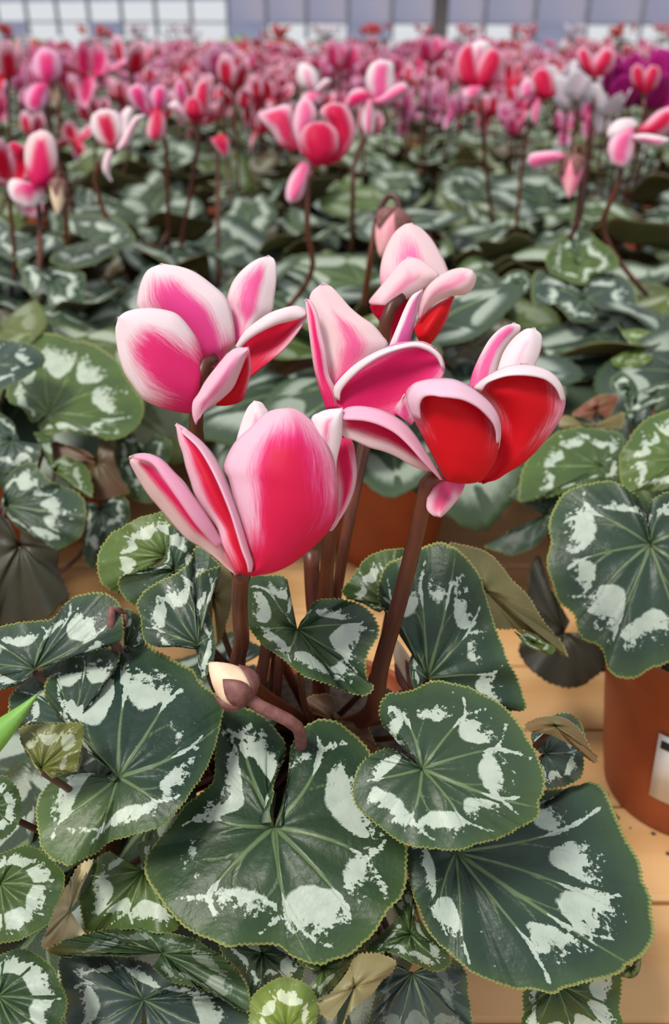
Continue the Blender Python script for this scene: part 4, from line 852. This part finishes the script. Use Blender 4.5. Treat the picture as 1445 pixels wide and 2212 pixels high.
# joined foliage for the blurred distance
def foliage_mesh(seed):
    rr = random.Random(seed); V, Fc, A, B, mi = [], [], [], [], []; off = 0
    for i in range(16):
        f = (i+.5)/16; az = i*2.39996+rr.uniform(-.25, .25); rad = .16*(.18+.62*math.sqrt(f)); h = .185-.075*f**1.3+rr.uniform(-.01, .012)
        v, fc, a, b, m = generic_leaf_mesh(seed*31+i, tone=rr.choice([.06, .1, .2, .3]), grey=rr.uniform(.1, .5), nu=34, rs=np.array([0, .3, .5, .62, .74, .9, 1.0]), K=7)
        M = Matrix.Translation((rad*math.cos(az), rad*math.sin(az), h)) @ Matrix.Rotation(az, 4, 'Z') @ Matrix.Rotation(math.radians(-6+38*f+rr.uniform(-14, 14)), 4, 'Y') @ Matrix.Scale(rr.uniform(.08, .105), 4)
        Mn = np.array(M); v = v @ Mn[:3, :3].T+Mn[:3, 3]
        V.append(v); Fc += [tuple(x+off for x in q_) for q_ in fc]; A.append(a); B.append(b); mi += m; off += len(v)
    me = mesh('foliage', np.vstack(V), Fc, True, dict(fa=np.vstack(A), fb=np.vstack(B)), mi); me.materials.append(M_LEAF); me.materials.append(M_UNDER); return me
FOL = [foliage_mesh(s) for s in range(1, 5)]
FARSTALK = tube_mesh([(0, 0, 0), (.002, 0, -.06), (-.004, 0, -.14)], .002, 6, 'stalk'); FARSTALK.materials.append(M_STALK)
for ri, (ry, xs) in enumerate(rows):
    for ci, x0 in enumerate(xs):
        x, y = x0+rnd.uniform(-.025, .025), ry+rnd.uniform(-.03, .03)
        if ri == 0 and abs(x0-.03) < .02: x, y = .045, .69
        pal = pal_for(x, y, rnd)
        if y < 2.05:
            lab = 'potted cyclamen in row %s behind the foreground plant, %s from the left in its row' % (['one', 'two', 'three', 'four', 'five', 'six', 'seven', 'eight'][ri], ordn[ci])
            o = plant_root(x, y, lab, 'cyclamens in the rows behind the foreground plant')
            rosette(o, rnd, 18 if y < 1.2 else 14, .165 if ri else .12, hmax=.185 if ri else .20, petiole=(y < 1.3))
            FLOW_PLANTS.append(o)
            if y > 1.55:
                for k in range(rnd.randint(2, 6) if y > 1.7 else 2):
                    a = rnd.uniform(0, 6.28); rr_ = rnd.uniform(.01, .10)
                    p = np.array([x+rr_*math.cos(a), y+rr_*math.sin(a), rnd.uniform(.215, .28)])
                    generic_flower(o, p, rnd.choice(KINDS), pal, rnd.randrange(2), rnd.uniform(0, 6.28), (rnd.uniform(-.3, .3), rnd.uniform(-.3, .3)), rnd.uniform(.85, 1.1), (x+.2*rr_*math.cos(a), y+.2*rr_*math.sin(a), .106))
        else:
            o = plant_root(x, y, 'blurred potted cyclamen with %s flowers in the %s' % (CW[pal], FARW[int(min(3, (y-2.05)/.95))]), 'blurred %s cyclamens in the %s' % (CW[pal], FARW[int(min(3, (y-2.05)/.95))]), pot=(y < 2.6))
            f = mesh_obj('foliage', FOL[rnd.randrange(4)], [], o); f.rotation_euler = (0, 0, rnd.uniform(0, 6.28))
            for k in range(rnd.randint(3, 9)):
                a = rnd.uniform(0, 6.28); rr_ = rnd.uniform(.01, .13)
                fo = mesh_obj('flower', get_flower_joined(rnd.choice(KINDS), pal, rnd.randrange(2)), [], o)
                fo.location = (rr_*math.cos(a), rr_*math.sin(a), rnd.uniform(.215, .285)); fo.rotation_euler = (rnd.uniform(-.3, .3), rnd.uniform(-.3, .3), rnd.uniform(0, 6.28)); s = rnd.uniform(.9, 1.15); fo.scale = (s, s, s)
                mesh_obj('stalk', FARSTALK, [], fo)

# bench of other pot plants in front of the far wall
fb_ = empty('display_bench', (0, 8.4, -.74), 'far bench of mixed pot plants in front of the greenhouse wall', 'bench')
o = mesh_obj('bench_top', box_mesh(13, 1.2, .03), [M_FRAME], fb_); o.location = (0, 0, .80)
lg = box_mesh(.06, .06, .785); lg.materials.append(M_FRAME)
for lx in (-6, -2, 2, 6):
    for ly in (-.5, .5): o = mesh_obj('leg', lg, [], fb_); o.location = (lx, ly, .3925)
M_LIME = simple('lime_foliage', (.22, .30, .06), (.36, .42, .12), 30, .6)
LIME = FOL[0].copy(); LIME.materials.clear(); LIME.materials.append(M_LIME); LIME.materials.append(M_LIME)
for i in range(30):
    x = -5.6+i*.40+rnd.uniform(-.08, .08); yy_ = 8.4+rnd.uniform(-.35, .35)
    kind = rnd.choice(['lime', 'salmon', 'salmon', 'white', 'pink'])
    cw = dict(lime='lime green leaves', salmon='salmon red flowers', white='white flowers', pink='pink flowers')[kind]
    o = empty('potted_plant', (x, yy_, .075), 'tiny blurred pot plant with %s on the far bench' % cw, 'potted plant', 'pot plants with %s on the far bench' % cw)
    mesh_obj('pot', POT, [], o)
    f = mesh_obj('foliage', LIME if kind == 'lime' else FOL[i % 4], [], o); f.rotation_euler = (0, 0, rnd.uniform(0, 6.28))
    if kind != 'lime':
        for k in range(12):
            a = rnd.uniform(0, 6.28); rr_ = rnd.uniform(.01, .14)
            fo = mesh_obj('flower', get_flower_joined(rnd.choice(KINDS), kind, rnd.randrange(2)), [], o); fo.location = (rr_*math.cos(a), rr_*math.sin(a), rnd.uniform(.2, .26)); fo.rotation_euler = (0, 0, a)

# larger marbled leaves in the second row on the right and left, read from the photograph
def nearest(px, py, z):
    p = at(px, py, z); return min(FLOW_PLANTS, key=lambda o: (o.location[0]-p[0])**2+(o.location[1]-p[1])**2)
def mid_leaf(outline, hub, z, **k):
    pl = nearest(hub[0], hub[1], z); leaf(pl, outline, hub, z, crown=crown_of(pl), **k)
mid_leaf(d6((800, 270), (720, 80), (660, 130), (600, 200), (580, 270), (630, 370), (740, 410), (870, 440), (900, 370), (1050, 340), (1090, 280), (1050, 200), (950, 130), (880, 60), (800, 55)), d6((820, 290))[0], .84, n=(0, -.3), dome=-.006, tone=.3, K=7)
mid_leaf(d6((860, 500), (860, 440), (900, 390), (1000, 360), (1100, 370), (1180, 430), (1220, 520), (1200, 620), (1050, 690), (800, 705), (720, 650), (620, 560), (520, 590), (480, 520), (500, 360), (560, 340), (650, 390), (750, 430), (835, 490)), d6((845, 540))[0], .80, n=(0, -.3), dome=.006, tone=.05, grey=.6, K=8)
mid_leaf(d6((300, 480), (190, 500), (250, 420), (330, 350), (430, 340), (490, 400), (480, 460), (400, 520), (270, 560)), d6((380, 430))[0], .82, n=(0, -.3), dome=.006, tone=.12, grey=.3, K=7)
mid_leaf(d6((1200, 860), (1090, 720), (1110, 760), (1200, 750), (1300, 760), (1400, 790), (1400, 850), (1320, 970), (1200, 1030), (1080, 1020), (1040, 960)), d6((1180, 880))[0], .70, n=(0, -.6), dome=.004, tone=.55, amt=.6, K=6)
mid_leaf(d3((330, 620), (180, 490), (110, 480), (130, 560), (170, 660), (220, 720), (330, 770), (420, 780), (510, 750), (530, 650), (525, 550), (430, 530), (300, 510)), d3((330, 580))[0], .79, n=(0, -.6), dome=.005, tone=.1, grey=.5, K=7)
mid_leaf(d3((560, 330), (440, 290), (400, 200), (500, 180), (620, 190), (760, 220), (850, 340), (760, 400), (620, 480), (500, 520), (390, 515), (320, 480), (330, 430), (420, 390)), d3((540, 340))[0], .90, n=(0, -.15), dome=.008, tone=.18, grey=.45, K=8)
mid_leaf(d3((200, 310), (0, 270), (-80, 330), (0, 430), (100, 470), (200, 440), (380, 400), (400, 340), (300, 290)), d3((160, 350))[0], .93, n=(0, -.1), dome=.006, tone=.1, grey=.5, K=7)

# flowers of the second and third rows that stand out in the photograph
def tflower(z, hub, petals, stalk, label):
    pl = nearest(hub[0], hub[1], z); org = np.array(pl.location); c = at(hub[0], hub[1], z)
    o = mesh_obj('flower', tube_mesh(np.array([c+np.array([0, 0, k]) for k in (.004, .001, -.003, -.006)])-org, [.0015, .0036, .0038, .002], 10, 'flower'), [M_CALYX], pl); o['label'] = label
    k = z/.335
    for i, (L, R_, kw) in enumerate(petals):
        d = dict(cc=DEEPINK, mc=PALE, wid=.34, deep=.4); dz = kw.get('dz', 0.); d.update({a: v for a, v in kw.items() if a != 'dz'})
        petal(o, org, L, R_, z-.004+dz, z-.008+dz, .0035*k, **d)
    cr = crown_of(pl); P = [at(x, y, zz) for x, y, zz in stalk]
    tail = cr+np.array([np.clip(P[-1][0]-cr[0], -.06, .06), np.clip(P[-1][1]-cr[1], -.06, .06), .01])
    S = spline([c]+P+[tail], 18)-org
    mesh_obj('stalk', tube_mesh(S, .0026, 8, 'stalk'), [M_STALK], o)
    return o
RD = dict(cc=(.66, .008, .10), mc=(.86, .45, .58), wid=.18, deep=.35)
PK = dict(cc=(.84, .14, .36), mc=PALE, wid=.5, deep=0.); WH = dict(cc=PINK, mc=WHITE, wid=.8, deep=0.)
LI = dict(cc=(.76, .03, .22), mc=(.84, .45, .66), wid=.48, deep=0.)
tflower(.80, (683, 356), [
    ([(650, 350), (630, 375), (618, 405), (618, 430), (628, 441)], [(672, 352), (672, 375), (665, 400), (650, 430), (630, 441)], dict(PK, dz=.012)),
    ([(632, 328), (605, 315), (585, 285), (565, 262), (557, 243)], [(645, 320), (640, 280), (632, 235), (615, 225), (585, 235), (558, 241)], dict(cc=(.80, .06, .22), mc=PALE, wid=.4, dz=.014)),
    ([(650, 335), (638, 300), (632, 270), (638, 235), (650, 213), (658, 208)], [(672, 330), (676, 290), (686, 250), (676, 222), (660, 209)], dict(PK, dz=.006)),
    ([(695, 358), (712, 320), (705, 270), (690, 245), (700, 228), (722, 221)], [(705, 358), (735, 345), (758, 318), (768, 285), (762, 250), (745, 228), (725, 221)], dict(RD, wid=.28, dz=.003)),
    ([(680, 358), (660, 340), (647, 310), (650, 285), (665, 268), (685, 262)], [(692, 358), (715, 345), (731, 325), (732, 295), (722, 275), (700, 263), (687, 262)], dict(RD, dz=-.006))],
    [(664, 400, .805), (664, 500, .82), (666, 605, .85)], 'large red and pink flower, tallest in the row behind the foreground plant')
tflower(.98, (802, 212), [
    ([(800, 215), (792, 190), (790, 165), (800, 140), (820, 128)], [(830, 215), (850, 205), (852, 165), (848, 135), (822, 128)], dict(WH, wid=.5)),
    ([(803, 215), (825, 205), (850, 185), (872, 178), (882, 187)], [(806, 226), (830, 228), (860, 215), (878, 203), (883, 190)], dict(PK, dz=-.006)),
    ([(800, 205), (785, 190), (760, 195), (747, 215)], [(800, 212), (785, 225), (770, 235), (752, 240), (747, 218)], dict(PK, cc=HOT, wid=.4, dz=-.004)),
    ([(790, 212), (784, 240), (782, 270), (790, 295)], [(806, 215), (808, 240), (809, 265), (806, 288), (792, 296)], dict(WH, wid=.6, dz=-.003))],
    [(785, 300, .985), (765, 350, .99), (762, 430, 1.0)], 'pink and white flower with spread petals on the upper right of the tallest one')
tflower(1.2, (680, 196), [
    ([(672, 198), (648, 188), (640, 165), (645, 140), (655, 135)], [(684, 196), (690, 180), (685, 155), (670, 140), (657, 135)], WH),
    ([(680, 194), (692, 178), (700, 170), (712, 170)], [(682, 200), (698, 195), (710, 185), (715, 174)], dict(WH, dz=-.005)),
    ([(668, 196), (652, 205), (652, 220), (662, 228)], [(690, 198), (694, 212), (690, 226), (664, 229)], dict(PK, dz=-.004))], [(684, 300, 1.21)], 'small white and pink flower above the tallest one')
tflower(.92, (245, 322), [
    ([(258, 312), (262, 270), (262, 245), (275, 230)], [(272, 312), (283, 280), (288, 250), (286, 235), (277, 230)], dict(WH, wid=1.1, dz=.004)),
    ([(235, 322), (215, 310), (196, 280), (198, 250), (215, 237)], [(248, 322), (262, 308), (266, 275), (255, 245), (235, 236), (217, 236)], dict(RD, wid=.5, mc=WHITE)),
    ([(250, 322), (272, 280), (290, 252), (312, 247)], [(262, 322), (276, 316), (288, 290), (302, 264), (314, 249)], dict(WH, dz=-.005)),
    ([(232, 322), (222, 345), (222, 370), (238, 392)], [(246, 324), (240, 350), (238, 375), (243, 392)], dict(WH, wid=.9, dz=.002))],
    [(222, 345, .925), (212, 420, .94)], 'white edged flower with one petal hanging down its stalk on the left')
tflower(1.0, (332, 246), [
    ([(318, 252), (288, 230), (275, 205), (278, 190), (295, 180)], [(330, 246), (322, 220), (318, 195), (298, 180)], LI),
    ([(332, 245), (324, 215), (330, 190), (345, 184)], [(344, 245), (360, 230), (364, 205), (358, 188), (347, 184)], dict(LI, dz=.004)),
    ([(330, 235), (320, 260), (316, 290), (330, 306)], [(346, 235), (358, 255), (358, 280), (350, 300), (332, 306)], dict(RD, wid=.45, dz=-.006))], [(358, 310, 1.01), (360, 360, 1.03)], 'lilac pink flower with a red heart and a long drooping petal')
tflower(1.05, (422, 262), [
    ([(412, 262), (395, 230), (378, 205), (378, 182), (388, 172)], [(420, 262), (408, 220), (402, 190), (390, 172)], LI),
    ([(424, 264), (416, 215), (425, 180), (445, 170)], [(432, 262), (450, 245), (456, 210), (452, 180), (447, 170)], dict(RD, wid=.4, dz=.004)),
    ([(410, 262), (398, 235), (380, 216), (363, 226)], [(414, 265), (398, 260), (380, 250), (364, 232)], dict(WH, dz=-.003)),
    ([(418, 264), (398, 240), (402, 216), (418, 208)], [(424, 264), (440, 248), (434, 222), (420, 208)], dict(RD, dz=-.007))], [(425, 330, 1.06)], 'pink flower with red centre petal right of the drooping lilac one')
tflower(.82, (80, 402), [
    ([(45, 350), (25, 332), (18, 312), (30, 305)], [(60, 345), (56, 320), (32, 305)], dict(RD, dz=.02)),
    ([(70, 395), (30, 385), (16, 402), (25, 430), (50, 448)], [(95, 402), (98, 415), (92, 430), (75, 447), (52, 448)], dict(LI, mc=WHITE, dz=.006)),
    ([(74, 405), (58, 380), (52, 330), (62, 295), (85, 281)], [(90, 405), (112, 390), (124, 350), (120, 305), (105, 285), (87, 280)], dict(cc=HOT, mc=BLUSH, wid=.30, fade=.9, deep=.2, dz=-.004))],
    [(82, 440, .825), (86, 500, .84)], 'pale pink closed flower with a hot pink base near the left edge')
tflower(1.1, (100, 180), [
    ([(92, 182), (72, 160), (70, 130), (85, 105), (95, 103)], [(108, 182), (124, 172), (134, 150), (128, 120), (110, 105), (97, 103)], LI),
    ([(92, 178), (70, 182), (52, 210), (60, 238), (78, 244)], [(106, 180), (106, 200), (100, 225), (85, 243), (80, 244)], dict(LI, dz=-.005))], [(108, 280, 1.11)], 'lilac pink flower with one petal up and one down, at the left')
tflower(1.12, (1030, 188), [
    ([(1015, 150), (1010, 105), (1030, 88), (1042, 86)], [(1050, 150), (1058, 120), (1060, 95), (1045, 87)], dict(WH, dz=.006)),
    ([(1015, 192), (988, 175), (982, 140), (992, 110), (1010, 92)], [(1032, 190), (1038, 160), (1030, 120), (1022, 98), (1012, 92)], dict(RD, wid=.3)),
    ([(1028, 190), (1028, 150), (1042, 118), (1060, 102), (1072, 106)], [(1044, 190), (1068, 182), (1085, 150), (1086, 125), (1074, 107)], dict(RD, wid=.3, dz=-.004)),
    ([(1014, 185), (1000, 195), (1000, 212), (1018, 218)], [(1044, 186), (1044, 198), (1036, 212), (1020, 218)], dict(PK, dz=-.007))], [(1042, 260, 1.13), (1048, 350, 1.16)], 'big red flower with pale rims in the rear right rows')
tflower(1.1, (1172, 214), [
    ([(1150, 200), (1125, 216), (1122, 190), (1136, 165)], [(1158, 205), (1156, 185), (1150, 172), (1138, 165)], dict(PK, dz=-.004)),
    ([(1165, 214), (1150, 195), (1145, 165), (1165, 145)], [(1182, 214), (1200, 205), (1198, 172), (1185, 150), (1167, 145)], dict(RD, wid=.25)),
    ([(1158, 214), (1146, 235), (1148, 262), (1158, 273)], [(1170, 216), (1168, 240), (1165, 258), (1160, 273)], dict(PK, dz=.003))], [(1140, 280, 1.12), (1130, 340, 1.14)], 'red flower leaning left with one thin petal hanging below')
tflower(1.25, (1284, 166), [
    ([(1272, 166), (1250, 145), (1245, 115), (1258, 100)], [(1286, 166), (1286, 145), (1276, 115), (1260, 100)], dict(RD, wid=.4)),
    ([(1282, 166), (1280, 132), (1300, 105), (1318, 104)], [(1294, 166), (1312, 160), (1328, 140), (1330, 118), (1320, 105)], dict(RD, wid=.4, dz=-.004))], [(1280, 240, 1.26)], 'red heart-shaped flower above the white ones')
tflower(1.2, (1390, 202), [
    ([(1382, 202), (1365, 182), (1362, 152), (1375, 138)], [(1392, 202), (1396, 180), (1392, 150), (1378, 138)], dict(RD, wid=.3)),
    ([(1390, 202), (1390, 165), (1404, 142), (1415, 142)], [(1400, 202), (1416, 190), (1426, 165), (1425, 148), (1417, 142)], dict(RD, wid=.3, dz=-.004))], [(1385, 280, 1.21)], 'red flower with pink rims before the magenta ones')
tflower(.84, (1370, 278), [
    ([(1364, 276), (1335, 300), (1314, 300), (1312, 282), (1328, 262), (1345, 256)], [(1376, 276), (1378, 268), (1366, 256), (1347, 255)], dict(WH, wid=.6, dz=.003)),
    ([(1376, 278), (1395, 262), (1420, 240), (1450, 228)], [(1384, 290), (1410, 300), (1436, 290), (1458, 268), (1454, 232)], dict(RD, wid=.45, dz=.002)),
    ([(1360, 276), (1325, 292), (1312, 320), (1320, 352), (1340, 362)], [(1372, 280), (1372, 305), (1366, 338), (1352, 358), (1342, 362)], dict(PK, dz=-.005)),
    ([(1364, 292), (1390, 288), (1420, 292), (1445, 299)], [(1364, 300), (1390, 312), (1420, 318), (1446, 302)], dict(WH, wid=.7, dz=-.007))],
    [(1356, 300, .828), (1335, 400, .84), (1312, 525, .87)], 'pink flower on a bent stalk at the right edge')
tflower(.84, (1222, 338), [
    ([(1220, 332), (1195, 325), (1150, 330), (1138, 345)], [(1220, 342), (1205, 352), (1175, 362), (1150, 366), (1138, 348)], PK)], [(1240, 360, .85), (1248, 480, .87)], 'withering flower with a single pink petal pointing left')
tflower(1.0, (476, 292), [
    ([(470, 292), (455, 302), (470, 326), (485, 340)], [(484, 290), (496, 302), (496, 328), (487, 340)], dict(RD, wid=.35))], [(470, 330, 1.01)], 'lone small red petal flower low among the leaves')
for a in [
    (20, 395, .86, 'wing', 'pink', 0, 2.0, (0, -.2), .9), (18, 165, 1.15, 'wing', 'pink', 1, .2, (.1, 0), 1.05),
    (195, 165, 1.30, 'butterfly', 'rose', 0, 2.2, (.1, 0), 1.15), (285, 155, 1.35, 'open', 'pink', 0, 1.2, (.2, 0), 1.15),
    (1245, 215, 1.35, 'tulip', 'white', 0, .3, (.1, 0), 1.1), (1225, 235, 1.38, 'open', 'white', 0, 1.3, (.1, 0), 1.1), (1290, 225, 1.32, 'drop', 'white', 1, 1.3, (.1, 0), 1.1), (1345, 230, 1.28, 'open', 'magenta', 0, .3, (.1, 0), 1.2), (1365, 200, 1.34, 'wing', 'magenta', 1, 2.3, (.1, 0), 1.2),
    (1205, 205, 1.45, 'open', 'white', 1, 2.3, (.1, 0), 1.15), (1265, 190, 1.42, 'wing', 'white', 0, 4.3, (.1, 0), 1.15), (1310, 250, 1.27, 'open', 'white', 1, .8, (.1, 0), 1.1), (1330, 205, 1.3, 'tulip', 'magenta', 1, .3, (.1, 0), 1.25), (1400, 235, 1.28, 'open', 'magenta', 1, 2.3, (.1, 0), 1.25), (1425, 190, 1.3, 'tulip', 'magenta', 0, 1.3, (.1, 0), 1.2),
    (480, 165, 1.4, 'tulip', 'lilac', 0, .4, (.1, 0), 1.15), (505, 190, 1.3, 'tulip', 'pink', 1, 1.4, (.1, 0), 1.1),
    (930, 135, 1.6, 'open', 'rose', 1, 1.4, (.1, 0), 1.1), (735, 150, 1.55, 'open', 'rose', 0, 1.4, (.1, 0), 1.1),
    ]:
    flower_at(*a)
# nodding buds in the rows behind
def mid_bud(base, tip, z, wpx, mat, stalk, label):
    pl = nearest(stalk[-1][0], stalk[-1][1], z); return bud(pl, base, tip, z, z, wpx, mat, stalk, label, None, False)
M_PINKBUD = simple('bud_pink', (.80, .16, .30), (.86, .50, .52), 60, .5, (1, 1, .3))
mid_bud((862, 455), (822, 555), .62, 78, M_PINKBUD, [(862, 460, .62, 12), (858, 430, .62, 13), (838, 424, .622, 13), (815, 470, .625, 13), (800, 560, .63, 14), (785, 660, .66, 14)], 'nodding pink bud on a dark hooked stalk')
mid_bud((125, 385), (125, 465), .80, 36, M_CREAM, [(125, 388, .80, 10), (128, 372, .80, 10), (140, 390, .805, 10), (142, 460, .81, 10), (145, 530, .83, 10)], 'cream pointed bud hanging among the left flowers')
mid_bud((1240, 335), (1228, 430), .84, 50, M_PINKBUD, [(1240, 338, .84, 12), (1245, 318, .84, 13), (1258, 330, .842, 13), (1256, 400, .845, 13), (1245, 490, .86, 13)], 'pink and cream striped bud hanging from a hooked stalk')
mid_bud((118, 175), (120, 232), 1.12, 26, M_CREAM, [(118, 178, 1.12, 8), (122, 165, 1.12, 8), (128, 200, 1.13, 8), (128, 300, 1.15, 8)], 'small cream bud under the lilac flower')
